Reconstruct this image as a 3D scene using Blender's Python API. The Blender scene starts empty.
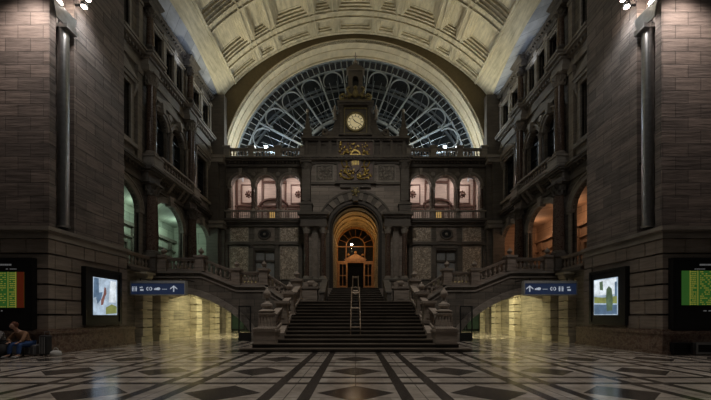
import bpy, bmesh, math, random
from mathutils import Vector, Matrix
random.seed(7)
PI = math.pi
S = bpy.context.scene
C = S.collection

# ------------------------------------------------------------------ materials
class NT:
    def __init__(s, name):
        s.m = bpy.data.materials.new(name); s.m.use_nodes = True
        s.t = s.m.node_tree; s.n = s.t.nodes; s.l = s.t.links
        s.b = s.n['Principled BSDF']
    def _in(s, sock, v):
        if v is None: return
        if isinstance(v, bpy.types.NodeSocket): s.l.new(v, sock)
        else: sock.default_value = v
    def math(s, op, a, b=None, c=None, clamp=False):
        n = s.n.new('ShaderNodeMath'); n.operation = op; n.use_clamp = clamp
        s._in(n.inputs[0], a); s._in(n.inputs[1], b); s._in(n.inputs[2], c)
        return n.outputs[0]
    def coord(s):
        return s.n.new('ShaderNodeNewGeometry').outputs['Position']
    def sep(s, v):
        n = s.n.new('ShaderNodeSeparateXYZ'); s._in(n.inputs[0], v); return n.outputs
    def comb(s, x, y, z=0.0):
        n = s.n.new('ShaderNodeCombineXYZ'); s._in(n.inputs[0], x); s._in(n.inputs[1], y); s._in(n.inputs[2], z); return n.outputs[0]
    def noise(s, v, scale, detail=4.0, rough=0.6):
        n = s.n.new('ShaderNodeTexNoise'); s._in(n.inputs['Vector'], v)
        n.inputs['Scale'].default_value = scale; n.inputs['Detail'].default_value = detail; n.inputs['Roughness'].default_value = rough
        return n.outputs['Fac']
    def ramp(s, f, stops):
        n = s.n.new('ShaderNodeValToRGB'); s._in(n.inputs[0], f)
        e = n.color_ramp.elements
        while len(e) < len(stops): e.new(0.5)
        for i, (p, c) in enumerate(stops):
            e[i].position = p; e[i].color = (c[0], c[1], c[2], 1)
        return n.outputs['Color']
    def mix(s, f, a, b, mode='MIX'):
        n = s.n.new('ShaderNodeMix'); n.data_type = 'RGBA'; n.blend_type = mode
        s._in(n.inputs[0], f)
        for k, v in ((6, a), (7, b)):
            if isinstance(v, tuple): v = (v[0], v[1], v[2], 1)
            s._in(n.inputs[k], v)
        return n.outputs[2]
    def bump(s, h, strength=0.3, dist=0.02):
        n = s.n.new('ShaderNodeBump'); s._in(n.inputs['Height'], h)
        n.inputs['Strength'].default_value = strength; n.inputs['Distance'].default_value = dist
        s.l.new(n.outputs[0], s.b.inputs['Normal'])
    def set(s, **k):
        for a, v in k.items():
            a = a.replace('_', ' ')
            if isinstance(v, tuple) and len(v) == 3: v = (v[0], v[1], v[2], 1)
            s._in(s.b.inputs[a], v)
        return s.m

def plain(name, col, rough=0.6, metal=0.0, var=0.15, scale=6.0, bump=0.0):
    t = NT(name); p = t.coord(); f = t.noise(p, scale)
    lo = tuple(c * (1 - var) for c in col); hi = tuple(min(1, c * (1 + var)) for c in col)
    t.set(Base_Color=t.ramp(f, [(0.3, lo), (0.7, hi)]), Roughness=rough, Metallic=metal)
    if bump: t.bump(f, bump, 0.02)
    return t.m

def stone(name, c, bw=1.1, bh=0.55, var=0.35, mortar=0.35, bump=0.5, rough=0.75, grime=0.35, warm=None, detail=3.0):
    t = NT(name); p = t.coord(); x, y, z = t.sep(p)
    uv = t.comb(t.math('ADD', x, y), z, 0.0)
    dark = tuple(k * (1 - var) for k in c); light = tuple(min(1, k * (1 + var * 0.8)) for k in c)
    n1 = t.noise(p, 0.7, 5.0, 0.65)
    streak = t.noise(t.comb(t.math('MULTIPLY', t.math('ADD', x, y), 0.5), t.math('MULTIPLY', z, 5.0)), 1.4, 5.0, 0.7)
    col = t.ramp(n1, [(0.3, dark), (0.7, light)])
    col = t.mix(grime, col, t.ramp(streak, [(0.35, tuple(k * 0.45 for k in c)), (0.6, light)]))
    fine = t.noise(p, detail * 6, 4.0, 0.7)
    h = fine
    if bw:
        b = t.n.new('ShaderNodeTexBrick'); t._in(b.inputs['Vector'], uv)
        b.inputs['Scale'].default_value = 1.0; b.inputs['Brick Width'].default_value = bw; b.inputs['Row Height'].default_value = bh
        b.inputs['Mortar Size'].default_value = 0.014; b.inputs['Mortar Smooth'].default_value = 0.3; b.inputs['Bias'].default_value = 0.0
        b.inputs['Color1'].default_value = (0.74, 0.74, 0.74, 1); b.inputs['Color2'].default_value = (1.16, 1.13, 1.1, 1)
        b.inputs['Mortar'].default_value = (mortar, mortar, mortar, 1)
        col = t.mix(1.0, col, b.outputs['Color'], 'MULTIPLY')
        h = t.math('ADD', t.math('MULTIPLY', t.math('SUBTRACT', 1.0, b.outputs['Fac']), 1.0), t.math('MULTIPLY', streak, 1.2))
    if warm: col = t.mix(1.0, col, warm, 'MULTIPLY')
    t.set(Base_Color=col, Roughness=rough)
    t.bump(h, bump, 0.03)
    return t.m

def marble(name, a, b, rough=0.3, scale=2.2, vein=None):
    t = NT(name); p = t.coord()
    f = t.noise(p, scale, 8.0, 0.7)
    col = t.ramp(f, [(0.3, a), (0.62, b)])
    if vein:
        v = t.noise(p, scale * 1.7, 6.0, 0.6)
        k = t.math('SUBTRACT', 1.0, t.math('MULTIPLY', t.math('ABSOLUTE', t.math('SUBTRACT', v, 0.5)), 14.0, clamp=True), clamp=True)
        col = t.mix(k, col, vein)
    t.set(Base_Color=col, Roughness=rough); return t.m

def emit(name, col, strength, base=(0.02, 0.02, 0.02)):
    t = NT(name); t.set(Base_Color=base, Emission_Color=col, Emission_Strength=strength, Roughness=0.5); return t.m

def glass(name, tint=(0.6, 0.66, 0.7), alpha=0.35, rough=0.05):
    t = NT(name)
    t.set(Base_Color=tint, Roughness=rough, Alpha=alpha)
    return t.m

def floor_mat():
    t = NT('floor_marble'); p = t.coord(); x, y, z = t.sep(p)
    dx = t.math('PINGPONG', x, 1.30); dy = t.math('PINGPONG', t.math('SUBTRACT', y, 6.34), 1.25)
    sx = t.math('LESS_THAN', t.math('ABSOLUTE', t.math('SUBTRACT', dx, 0.94)), 0.115)
    sy = t.math('LESS_THAN', t.math('ABSOLUTE', t.math('SUBTRACT', dy, 0.90)), 0.10)
    dm = t.math('LESS_THAN', t.math('ADD', t.math('DIVIDE', dx, 0.76), t.math('DIVIDE', dy, 0.66)), 1.0)
    mask = t.math('MAXIMUM', t.math('MAXIMUM', sx, sy), dm)
    n = t.noise(p, 1.6, 8.0, 0.7)
    cid = t.comb(t.math('FLOOR', t.math('DIVIDE', t.math('ADD', x, 0.65), 1.3)), t.math('FLOOR', t.math('DIVIDE', t.math('ADD', y, 0.285), 1.25)), 0.0)
    wn = t.n.new('ShaderNodeTexWhiteNoise'); t.l.new(cid, wn.inputs['Vector'])
    light = t.ramp(n, [(0.3, (0.26, 0.225, 0.19)), (0.5, (0.52, 0.46, 0.40)), (0.72, (0.76, 0.69, 0.62))])
    light = t.mix(t.math('MULTIPLY', wn.outputs['Value'], 0.5), light, (0.25, 0.21, 0.185))
    dark = t.ramp(n, [(0.3, (0.03, 0.026, 0.024)), (0.75, (0.10, 0.085, 0.075))])
    j = t.math('MINIMUM', t.math('PINGPONG', x, 0.65), t.math('PINGPONG', t.math('ADD', y, 0.285), 0.625))
    col = t.mix(mask, light, dark)
    col = t.mix(t.math('LESS_THAN', j, 0.008), col, (0.05, 0.045, 0.04))
    r = t.math('ADD', t.math('MULTIPLY', t.noise(p, 3.0, 5.0, 0.7), 0.22), 0.06)
    t.set(Base_Color=col, Roughness=r)
    t.bump(t.noise(p, 1.1, 3.0), 0.12, 0.01)
    return t.m

M = {}
M['pier'] = stone('pier_stone', (0.22, 0.185, 0.165), 1.0, 0.52, var=0.6, mortar=0.4, bump=0.9, grime=0.65)
M['rust'] = stone('rusticated_stone', (0.30, 0.25, 0.21), None, None, var=0.4, bump=0.5, grime=0.45)
M['wall'] = stone('wall_stone', (0.19, 0.168, 0.142), 0.9, 0.42, var=0.45, bump=0.4)
M['lowpil'] = stone('lit_pilaster_stone', (0.60, 0.54, 0.42), None, None, var=0.4, bump=0.5, grime=0.5)  # paler than the passage stone, standing in for stronger light on the pilasters
M['trim'] = stone('trim_stone', (0.33, 0.295, 0.255), None, None, var=0.4, bump=0.35)
M['voussoir'] = stone('pale_voussoir_stone', (0.26, 0.225, 0.19), None, None, var=0.3, bump=0.3)
M['towerwall'] = stone('tower_stone', (0.36, 0.31, 0.27), 1.6, 0.33, var=0.25, mortar=0.45, bump=0.4)
M['dtrim'] = stone('dark_carved_stone', (0.14, 0.122, 0.104), None, None, var=0.45, bump=0.5)
M['lower'] = stone('passage_stone', (0.30, 0.27, 0.21), 1.3, 0.62, var=0.55, mortar=0.7, bump=0.8, grime=0.6)
M['plinth'] = marble('plinth_marble', (0.055, 0.03, 0.022), (0.19, 0.115, 0.085), 0.35, 2.6, (0.26, 0.2, 0.16))
M['redmarble'] = marble('red_marble', (0.03, 0.016, 0.012), (0.11, 0.065, 0.05), 0.25, 5.0, (0.15, 0.11, 0.085))
M['paleshaft'] = marble('grey_marble', (0.17, 0.14, 0.115), (0.33, 0.28, 0.24), 0.35, 3.0)
M['panel'] = marble('brocatelle_marble', (0.30, 0.24, 0.18), (0.85, 0.74, 0.60), 0.5, 3.0, (0.2, 0.14, 0.10))
M['floor'] = floor_mat()
M['vault'] = stone('vault_plaster', (0.57, 0.51, 0.37), None, None, var=0.35, bump=0.3, grime=0.5)
M['arch'] = stone('arch_plaster', (0.66, 0.58, 0.42), None, None, var=0.22, bump=0.25, grime=0.3)
M['soffit'] = stone('blue_lit_soffit_stone', (0.40, 0.43, 0.50), 1.0, 0.6, var=0.3, bump=0.4)  # blue cast of the light there is put into the stone colour
M['brown'] = plain('brown_plaster', (0.15, 0.115, 0.06), 0.8)
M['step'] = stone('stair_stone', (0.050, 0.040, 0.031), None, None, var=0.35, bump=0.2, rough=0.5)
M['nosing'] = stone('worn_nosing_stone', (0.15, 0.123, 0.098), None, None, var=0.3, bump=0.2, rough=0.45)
M['bal'] = stone('balustrade_stone', (0.32, 0.265, 0.22), None, None, var=0.45, bump=0.35, grime=0.6)
M['gold'] = plain('aged_gilding', (0.55, 0.40, 0.12), 0.42, 0.75, 0.35, 9.0, 0.4)
M['goldd'] = plain('dull_gilding', (0.26, 0.21, 0.09), 0.5, 0.4, 0.4, 9.0, 0.5)
M['iron'] = plain('dark_iron', (0.035, 0.035, 0.037), 0.45, 0.7)
M['steel'] = plain('brushed_steel', (0.45, 0.46, 0.47), 0.3, 0.9)
M['shediron'] = plain('painted_grey_iron', (0.32, 0.365, 0.40), 0.5, 0.2)
M['shedroof'] = stone('dark_shed_roof', (0.05, 0.058, 0.065), None, None, var=0.4, bump=0.2)  # near-black grey with random mottling
M['greyframe'] = plain('pale_grey_metal', (0.42, 0.43, 0.43), 0.5)
M['rail'] = plain('worn_brass', (0.30, 0.22, 0.15), 0.4, 0.35)
M['wood'] = plain('varnished_oak', (0.42, 0.20, 0.07), 0.4, 0, 0.3, 5.0)
M['lining'] = plain('shaded_arch_lining', (0.03, 0.026, 0.022), 0.7)
M['black'] = plain('matt_black_frame', (0.012, 0.013, 0.014), 0.4)
M['darkglass'] = plain('unlit_window_glass', (0.018, 0.02, 0.022), 0.12)
M['glass'] = glass('clear_glass', (0.03, 0.035, 0.04), 0.14)
M['roompink'] = stone('rose_plaster', (0.64, 0.555, 0.50), None, None, var=0.2, bump=0.15)
M['roomframe'] = plain('dark_panel_frame', (0.13, 0.075, 0.06), 0.5)
M['roomgreen'] = stone('gallery_plaster_pale', (0.42, 0.45, 0.38), 1.6, 1.0, var=0.2, bump=0.15)
M['roombrown'] = stone('gallery_plaster_tan', (0.45, 0.30, 0.20), 1.6, 1.0, var=0.2, bump=0.15)
M['portal'] = stone('portal_plaster', (0.42, 0.31, 0.16), 0.5, 0.5, var=0.4, mortar=0.3, bump=0.6)
M['dial'] = emit('clock_dial', (1.0, 0.82, 0.45), 0.30, (0.7, 0.6, 0.35))
M['signblue'] = emit('sign_blue', (0.05, 0.09, 0.22), 0.13, (0.02, 0.03, 0.08))
M['signwhite'] = emit('sign_white', (0.75, 0.85, 1.0), 0.32, (0.6, 0.6, 0.6))
M['floodwhite'] = emit('floodlight_lens', (0.85, 0.95, 1.0), 60.0)
M['floodwarm'] = emit('warm_floodlight_lens', (1.0, 0.85, 0.75), 45.0)
M['bulb'] = emit('lamp_bulb', (1.0, 0.9, 0.8), 60.0)
M['tube'] = emit('ceiling_lamp_diffuser', (1.0, 0.92, 0.6), 2.0)

# ------------------------------------------------------------------ mesh helpers
class MB:
    def __init__(s): s.v = []; s.f = []
    def add(s, vs, fs):
        o = len(s.v); s.v += [tuple(a) for a in vs]; s.f += [tuple(i + o for i in f) for f in fs]; return s
    def hexa(s, p):
        return s.add(p, [(0, 1, 2, 3), (7, 6, 5, 4), (0, 4, 5, 1), (1, 5, 6, 2), (2, 6, 7, 3), (3, 7, 4, 0)])
    def box(s, x0, x1, y0, y1, z0, z1):
        return s.hexa([(x0, y0, z0), (x1, y0, z0), (x1, y1, z0), (x0, y1, z0), (x0, y0, z1), (x1, y0, z1), (x1, y1, z1), (x0, y1, z1)])
    def fb(s, F, u0, u1, v0, v1, w0, w1):
        return s.hexa([F(*q) for q in ((u0, v0, w0), (u1, v0, w0), (u1, v1, w0), (u0, v1, w0), (u0, v0, w1), (u1, v0, w1), (u1, v1, w1), (u0, v1, w1))])
    def prism(s, F, poly, w0, w1):
        n = len(poly)
        vs = [F(u, v, w0) for u, v in poly] + [F(u, v, w1) for u, v in poly]
        return s.add(vs, [tuple(range(n))[::-1], tuple(range(n, 2 * n))] + [(i, (i + 1) % n, n + (i + 1) % n, n + i) for i in range(n)])
    def lathe(s, prof, c=(0, 0, 0), n=14, sq=False, F=None):
        vs = []; fs = []; m = len(prof)
        for r, z in prof:
            for k in range(n):
                a = 2 * PI * k / n + (PI / n if sq else 0)
                q = (r * math.cos(a), r * math.sin(a), z)
                if F: q = F(*q)
                vs.append((q[0] + c[0], q[1] + c[1], q[2] + c[2]))
        for i in range(m - 1):
            for k in range(n):
                k2 = (k + 1) % n
                fs.append((i * n + k, i * n + k2, (i + 1) * n + k2, (i + 1) * n + k))
        fs.append(tuple(range(n))[::-1]); fs.append(tuple(range((m - 1) * n, m * n)))
        return s.add(vs, fs)
    def tube(s, p0, p1, r, n=8, r1=None):
        p0 = Vector(p0); p1 = Vector(p1); d = p1 - p0; L = d.length
        if L < 1e-6: return s
        q = d.to_track_quat('Z', 'Y')
        r1 = r if r1 is None else r1
        vs = []
        for rr, z in ((r, 0), (r1, L)):
            for k in range(n):
                a = 2 * PI * k / n
                vs.append(p0 + q @ Vector((rr * math.cos(a), rr * math.sin(a), z)))
        return s.add(vs, [tuple(range(n))[::-1], tuple(range(n, 2 * n))] + [(k, (k + 1) % n, n + (k + 1) % n, n + k) for k in range(n)])
    def path(s, pts, r, n=8):
        for a, b in zip(pts[:-1], pts[1:]): s.tube(a, b, r, n)
        return s
    def ball(s, c, r, n=12, sc=(1, 1, 1)):
        prof = [(max(1e-3, r * math.sin(PI * i / 8)), -r * math.cos(PI * i / 8)) for i in range(9)]
        return s.lathe(prof, c, n, F=lambda x, y, z: (x * sc[0], y * sc[1], z * sc[2]))
    def railseg(s, p0, p1, w, za, zb):
        p0 = Vector(p0); p1 = Vector(p1); d = Vector((p1.x - p0.x, p1.y - p0.y, 0)).normalized()
        n = Vector((-d.y, d.x, 0)) * w / 2; A = Vector((0, 0, za)); B = Vector((0, 0, zb))
        return s.hexa([p0 - n + A, p1 - n + A, p1 + n + A, p0 + n + A, p0 - n + B, p1 - n + B, p1 + n + B, p0 + n + B])
    # wall slices above a curve
    def slices(s, F, us, low, top, w0, w1):
        lo = low if callable(low) else (lambda u: low); tp = top if callable(top) else (lambda u: top)
        for a, b in zip(us[:-1], us[1:]):
            s.prism(F, [(a, lo(a)), (b, lo(b)), (b, tp(b)), (a, tp(a))], w0, w1)
        return s
    def opening(s, F, u0, u1, v0, v1, uc, hw, vb, vs, rise, w0, w1, n=14):
        if uc - hw > u0: s.fb(F, u0, uc - hw, v0, v1, w0, w1)
        if uc + hw < u1: s.fb(F, uc + hw, u1, v0, v1, w0, w1)
        if vb > v0: s.fb(F, uc - hw, uc + hw, v0, vb, w0, w1)
        if rise <= 0: s.fb(F, uc - hw, uc + hw, vs, v1, w0, w1)
        else:
            us = [uc - hw * math.cos(PI * i / n) for i in range(n + 1)]
            s.slices(F, us, lambda u: vs + rise * math.sqrt(max(0, 1 - ((u - uc) / hw) ** 2)), v1, w0, w1)
        return s
    def ring(s, F, uc, vc, a0, b0, a1, b1, w0, w1, n=18, t0=0.0, t1=PI, alt=0.0, every=None):
        for i in range(n):
            if every is not None and i % 2 != every: continue
            A = t0 + (t1 - t0) * i / n; B = t0 + (t1 - t0) * (i + 1) / n
            w = w0 - (alt if i % 2 else 0)
            s.prism(F, [(uc + a0 * math.cos(A), vc + b0 * math.sin(A)), (uc + a1 * math.cos(A), vc + b1 * math.sin(A)),
                        (uc + a1 * math.cos(B), vc + b1 * math.sin(B)), (uc + a0 * math.cos(B), vc + b0 * math.sin(B))], w, w1)
        return s
    def frame(s, F, u0, u1, v0, v1, t, w0, w1):
        s.fb(F, u0, u0 + t, v0, v1, w0, w1); s.fb(F, u1 - t, u1, v0, v1, w0, w1)
        s.fb(F, u0 + t, u1 - t, v0, v0 + t, w0, w1); s.fb(F, u0 + t, u1 - t, v1 - t, v1, w0, w1)
        return s
    def mesh(s, name, mat, smooth=False, off=(0, 0, 0)):
        me = bpy.data.meshes.new(name)
        me.from_pydata([(v[0] - off[0], v[1] - off[1], v[2] - off[2]) for v in s.v], [], s.f)
        bm = bmesh.new(); bm.from_mesh(me); bmesh.ops.recalc_face_normals(bm, faces=bm.faces); bm.to_mesh(me); bm.free()
        me.materials.append(mat)
        if smooth:
            for p in me.polygons: p.use_smooth = True
            try: me.set_sharp_from_angle(angle=math.radians(40))
            except Exception: pass
        return me
    def build(s, name, mat, parent=None, smooth=False, label=None):
        off = wloc(parent)
        o = bpy.data.objects.new(name, s.mesh(name, mat, smooth, off)); C.objects.link(o)
        if parent: o.parent = parent
        if label: o['label'] = label
        return o

def wloc(o):
    v = Vector((0, 0, 0))
    while o: v = v + Vector(o.location); o = o.parent
    return v

def place(me, name, parent, loc, scale=None, rotz=0):
    o = bpy.data.objects.new(name, me); C.objects.link(o)
    o.parent = parent; o.location = Vector(loc) - wloc(parent)
    if scale: o.scale = scale
    o.rotation_euler.z = rotz
    return o

def tag(o, label, cat, group=None, kind=None):
    o['label'] = label; o['category'] = cat
    if group: o['group'] = group
    if kind: o['kind'] = kind
    return o
def thing(name, label, cat, loc=(0, 0, 0), group=None, kind=None):
    o = bpy.data.objects.new(name, None); o.empty_display_size = 0.2; C.objects.link(o); o.location = loc
    return tag(o, label, cat, group, kind)
def struct(name, mb, mat, label, cat, smooth=False):
    return tag(mb.build(name, mat, smooth=smooth), label, cat, kind='structure')
NUM = {}
def num(k):
    NUM[k] = NUM.get(k, 0) + 1; return '%s_%d' % (k, NUM[k])
def FB(y0): return lambda u, v, w: (u, y0 + w, v)
def FS(s, x0=12.8): return lambda u, v, w: (s * (x0 + w), u, v)
def SD(s): return 'green-lit' if s < 0 else 'orange-lit'
# ------------------------------------------------------------------ shared small meshes
def lathe_mesh(name, prof, mat, n=12):
    return MB().lathe(prof, n=n).mesh(name, mat, True)
BALH = 0.52
BAL = lathe_mesh('baluster', [(.075, 0), (.075, .05), (.045, .07), (.05, .10), (.088, .19), (.075, .27), (.045, .36), (.04, .40), (.06, .43), (.045, .45), (.072, .48), (.072, .52)], M['bal'], 10)
FIN = lathe_mesh('finial', [(.17, 0), (.17, .05), (.07, .08), (.06, .13), (.15, .20), (.17, .28), (.12, .37), (.05, .42), (.04, .46), (.02, .52)], M['bal'], 12)

def pedestal_mb(c, h, w=.5):
    x, y, z = c; a = w / 2; m = MB()
    m.box(x - a - .05, x + a + .05, y - a - .05, y + a + .05, z, z + .14)
    m.box(x - a, x + a, y - a, y + a, z + .14, z + h - .14)
    m.box(x - a - .03, x + a + .03, y - a - .03, y + a + .03, z + h - .17, z + h - .12)
    m.box(x - a - .08, x + a + .08, y - a - .08, y + a + .08, z + h - .12, z + h)
    # raised panel on the face
    m.box(x - a * .6, x + a * .6, y - a - .02, y + a + .02, z + .25, z + h - .27)
    return m

def balustrade(label, p0, p1, n, h=.82, peds=(), group=None, mat='bal', loc=None):
    """peds: list of (world point, height, finial?)"""
    root = thing('balustrade', label, 'balustrade', loc or (p0[0], p0[1], min(p0[2], p1[2])), group)
    p0 = Vector(p0); p1 = Vector(p1)
    MB().railseg(p0, p1, .26, 0, .14).build('bottom_rail', M[mat], root)
    tr = MB().railseg(p0, p1, .24, .14 + BALH, h - .06); tr.railseg(p0, p1, .32, h - .06, h)
    tr.build('top_rail', M[mat], root)
    for i in range(n):
        q = p0.lerp(p1, (i + .5) / n)
        place(BAL, 'baluster', root, q + Vector((0, 0, .14)), (1, 1, 1))
    for q, ph, fin in peds:
        pd = pedestal_mb(q, ph).build('pedestal', M[mat], root)
        if fin: place(FIN, 'finial', pd, (q[0], q[1], q[2] + ph))
    return root

CACHE = {}
def column(x, y, z0, z1, r, shaft, label, group=None, ped=0.0, cap='trim', sq=False, back=None):
    key = (round(z1 - z0, 3), r, shaft, ped, cap, sq)
    if key not in CACHE:
        H = z1 - z0; n = 4 if sq else 16; k = 1.3 if sq else 1.0
        parts = []
        zb = 0
        if ped:
            a = r * 1.45; m = MB().box(-a * 1.1, a * 1.1, -a * 1.1, a * 1.1, 0, ped * .15).box(-a, a, -a, a, ped * .15, ped * .86).box(-a * 1.12, a * 1.12, -a * 1.12, a * 1.12, ped * .86, ped)
            m.box(-a * .65, a * .65, -a * 1.04, a * 1.04, ped * .27, ped * .75)
            parts.append(('pedestal', m.mesh('pedestal', M[cap]))); zb = ped
        m = MB(); a = r * 1.32
        m.box(-a, a, -a, a, zb, zb + .1)
        m.lathe([(r * 1.3, zb + .1), (r * 1.35, zb + .15), (r * 1.15, zb + .2), (r * 1.2, zb + .25), (r * 1.02, zb + .3)], n=16)
        parts.append(('base', m.mesh('base', M[cap], True)))
        ch = min(.7, r * 2.1); zt = H - ch
        m = MB()
        if sq: m.box(-r, r, -r, r, zb + .28, zt)
        else: m.lathe([(r, zb + .29), (r * 1.02, zb + (zt - zb) * .35), (r * .86, zt)], n=18)
        parts.append(('shaft', m.mesh('shaft', M[shaft], True)))
        m = MB()
        m.lathe([(r * .95, zt - .05), (r, zt), (r * .88, zt + .04), (r * .95, zt + ch * .5), (r * 1.3, zt + ch * .86)], n=16)
        for row, (zz, rr) in enumerate(((zt + ch * .18, r * .95), (zt + ch * .5, r * 1.08))):
            for j in range(8):
                an = 2 * PI * (j + .5 * row) / 8
                c0 = Vector((rr * math.cos(an), rr * math.sin(an), zz - ch * .15)); c1 = Vector((rr * 1.22 * math.cos(an), rr * 1.22 * math.sin(an), zz + ch * .22))
                m.tube(c0, c1, r * .2, 5, r * .12)
        m.box(-r * 1.38, r * 1.38, -r * 1.38, r * 1.38, zt + ch * .86, H)
        parts.append(('capital', m.mesh('capital', M[cap], True)))
        CACHE[key] = parts
    root = thing('column' if not sq else 'pilaster', label, 'column' if not sq else 'pilaster', (x, y, z0), group)
    for nme, me in CACHE[key]:
        o = bpy.data.objects.new(nme, me); C.objects.link(o); o.parent = root
    return root

# ------------------------------------------------------------------ floor and piers
struct('floor', MB().box(-20, 20, -6, 36, -.3, 0), M['floor'], 'polished floor of pale marble with dark diamonds and crossing dark bands', 'floor')

def pier(s):
    m = MB()
    sx = lambda a, b: (min(s * a, s * b), max(s * a, s * b))
    # core, set back inside the chase at Y 13.1-14.0
    x0, x1 = sx(12.10, 22); m.box(x0, x1, 12.85, 13.12, 4.9, 26)
    x0, x1 = sx(12.70, 22); m.box(x0, x1, 13.12, 14.0, 4.9, 26)
    x0, x1 = sx(12.12, 13.3); m.box(x0, x1, 14.0, 17.02, 4.9, 26)
    o = struct('wall_left_pier' if s < 0 else 'wall_right_pier', m, M['pier'], 'massive blockwork pier beside the %s arches, above the rusticated base' % SD(s), 'pier')
    # rusticated base courses as their own structure
    m = MB(); n = 6; z0 = .95; ch = (4.55 - z0) / n
    a, b = sx(12.16, 13.3); m.box(a, b, 12.87, 17.08, 0, 4.6); a, b = sx(12.16, 22); m.box(a, b, 12.87, 13.6, 0, 4.6)
    for i in range(n):
        za = z0 + i * ch + .035; zb = z0 + (i + 1) * ch - .035
        off = .18
        # front face blocks
        jo = 0 if i % 2 else .7
        xs = [12.02, 12.9 + jo * .5] + [13.9 + jo + 1.4 * k for k in range(6)]
        for p, q in zip(xs[:-1], xs[1:]):
            a, b = sx(p + (.0 if p < 12.1 else .02), q - .02); m.box(a, b, 12.72, 13.0, za, zb)
        ys = [13.0, 13.5 + jo * .4, 14.4, 15.0 + jo, 16.5, 17.10] if i in (0, 5) else [13.0, 13.5 + jo * .4, 14.26]
        for p, q in zip(ys[:-1], ys[1:]):
            a, b = sx(12.02, 12.3); m.box(a, b, p + .02, q - .02, za, zb)
        if i not in (0, 5):
            a, b = sx(12.02, 12.3); m.box(a, b, 16.56, 17.10, za, zb)
            a, b = sx(12.10, 12.3); m.box(a, b, 14.26, 16.56, za - .035, zb + .035)
    struct('wall_left_rusticated_base' if s < 0 else 'wall_right_rusticated_base', m, M['rust'], 'banded stone base of the pier on the %s side, deep horizontal joints' % SD(s), 'wall')
    m = MB()
    a, b = sx(11.98, 22); m.box(a, b, 12.68, 17.12, 4.55, 4.72)
    a, b = sx(12.03, 22); m.box(a, b, 12.74, 17.1, 4.72, 4.85)
    a, b = sx(11.88, 22); m.box(a, b, 12.58, 17.16, 4.85, 5.0)
    struct(num('trim'), m, M['trim'], 'moulded string course crowning the rusticated base on the %s side' % SD(s), 'moulding')
    m = MB()
    a, b = sx(11.80, 22); m.box(a, b, 12.5, 17.5, 0, .12)
    a, b = sx(11.85, 22); m.box(a, b, 12.55, 17.45, .12, .80)
    a, b = sx(11.80, 22); m.box(a, b, 12.5, 17.5, .80, .92)
    a, b = sx(11.95, 22); m.box(a, b, 12.62, 17.4, .92, .98)
    struct('baseboard_left' if s < 0 else 'baseboard_right', m, M['plinth'], 'mottled red brown marble plinth at the foot of the %s pier' % SD(s), 'plinth')
    # light column in the chase
    px, py = s * 12.26, 13.64
    r = thing('tubular_uplight', 'tall steel uplight tube set in the corner slot of the %s pier' % SD(s), 'lamp', (px, py, 5.2), 'steel uplight tubes')
    MB().lathe([(.21, 0), (.235, .03), (.235, .1)], (px, py, 5.2), 20).lathe([(.2, .0), (.2, 8.4)], (px, py, 5.3), 20).build('tube', M['steel'], r, True)
    MB().lathe([(.17, -.02), (.17, .0)], (px, py, 5.2), 16).build('end_cap', M['black'], r)
    h = MB().box(px - .34, px + .34, py - .22, py + .3, 13.45, 13.62)
    h.prism(FS(s, 12.0), [(13.1, 13.6), (13.9, 13.6), (14.05, 14.25), (12.95, 14.25)], .05, .12)
    h.prism(FS(s, 12.0), [(13.1, 13.6), (13.9, 13.6), (14.05, 14.25), (12.95, 14.25)], .5, .57)
    h.build('reflector_housing', M['steel'], r)
    MB().tube((px, py - .2, 13.6), (px, py - .25, 14.3), .03, 6).build('lamp_stem', M['iron'], r)
    MB().ball((px, py - .28, 14.42), .17, 12).build('lamp', M['floodwarm'], r)
    MB().box(px - s * 0 - .05, px + .05, py - .05, py + .4, 8.0, 8.08).build('bracket', M['iron'], r)
    for k, (yy, zz) in enumerate(((14.07, 14.9), (14.27, 15.4)) ):
        w = 'lower' if k == 0 else 'upper'
        xx = s * 11.75
        f = thing('wall_spotlight', '%s small round spotlight on the inner face of the %s pier' % (w, SD(s)), 'lamp', (xx, yy, zz), 'pier spotlights')
        MB().box(min(s * 12.13, s * 11.85), max(s * 12.13, s * 11.85), yy - .03, yy + .03, zz + .02, zz + .08).build('bracket', M['iron'], f)
        MB().lathe([(.06, .16), (.13, .10), (.14, 0)], (xx, yy, zz), 14).build('housing', M['iron'], f)
        MB().ball((xx, yy, zz - .01), .10, 12, (1, 1, .6)).build('lens', M['floodwarm'], f)
for s in (-1, 1): pier(s)

# ------------------------------------------------------------------ side walls
BAYC = {1: 17.4, 2: 22.2, 3: 26.85}
COLY = (19.8, 24.6)
def dark_window(F, s, uc, hw, v0, v1, label, rise=0.0, cross=True, lit=None):
    r = thing(num('window'), label, 'window', F(uc, v0, 0), kind='structure')
    m = MB().frame(F, uc - hw, uc + hw, v0, v1, .09, .18, .30)
    m.fb(F, uc - .035, uc + .035, v0, v1, .20, .28)
    for k in (1, 2): m.fb(F, uc - hw, uc + hw, v0 + (v1 - v0) * k / 3 - .025, v0 + (v1 - v0) * k / 3 + .025, .21, .27)
    m.build('window_frame', M['iron'], r)
    MB().fb(F, uc - hw, uc + hw, v0, v1 + (rise if rise else 0), .31, .34).build('pane', M['darkglass'], r)
    return r

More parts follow.
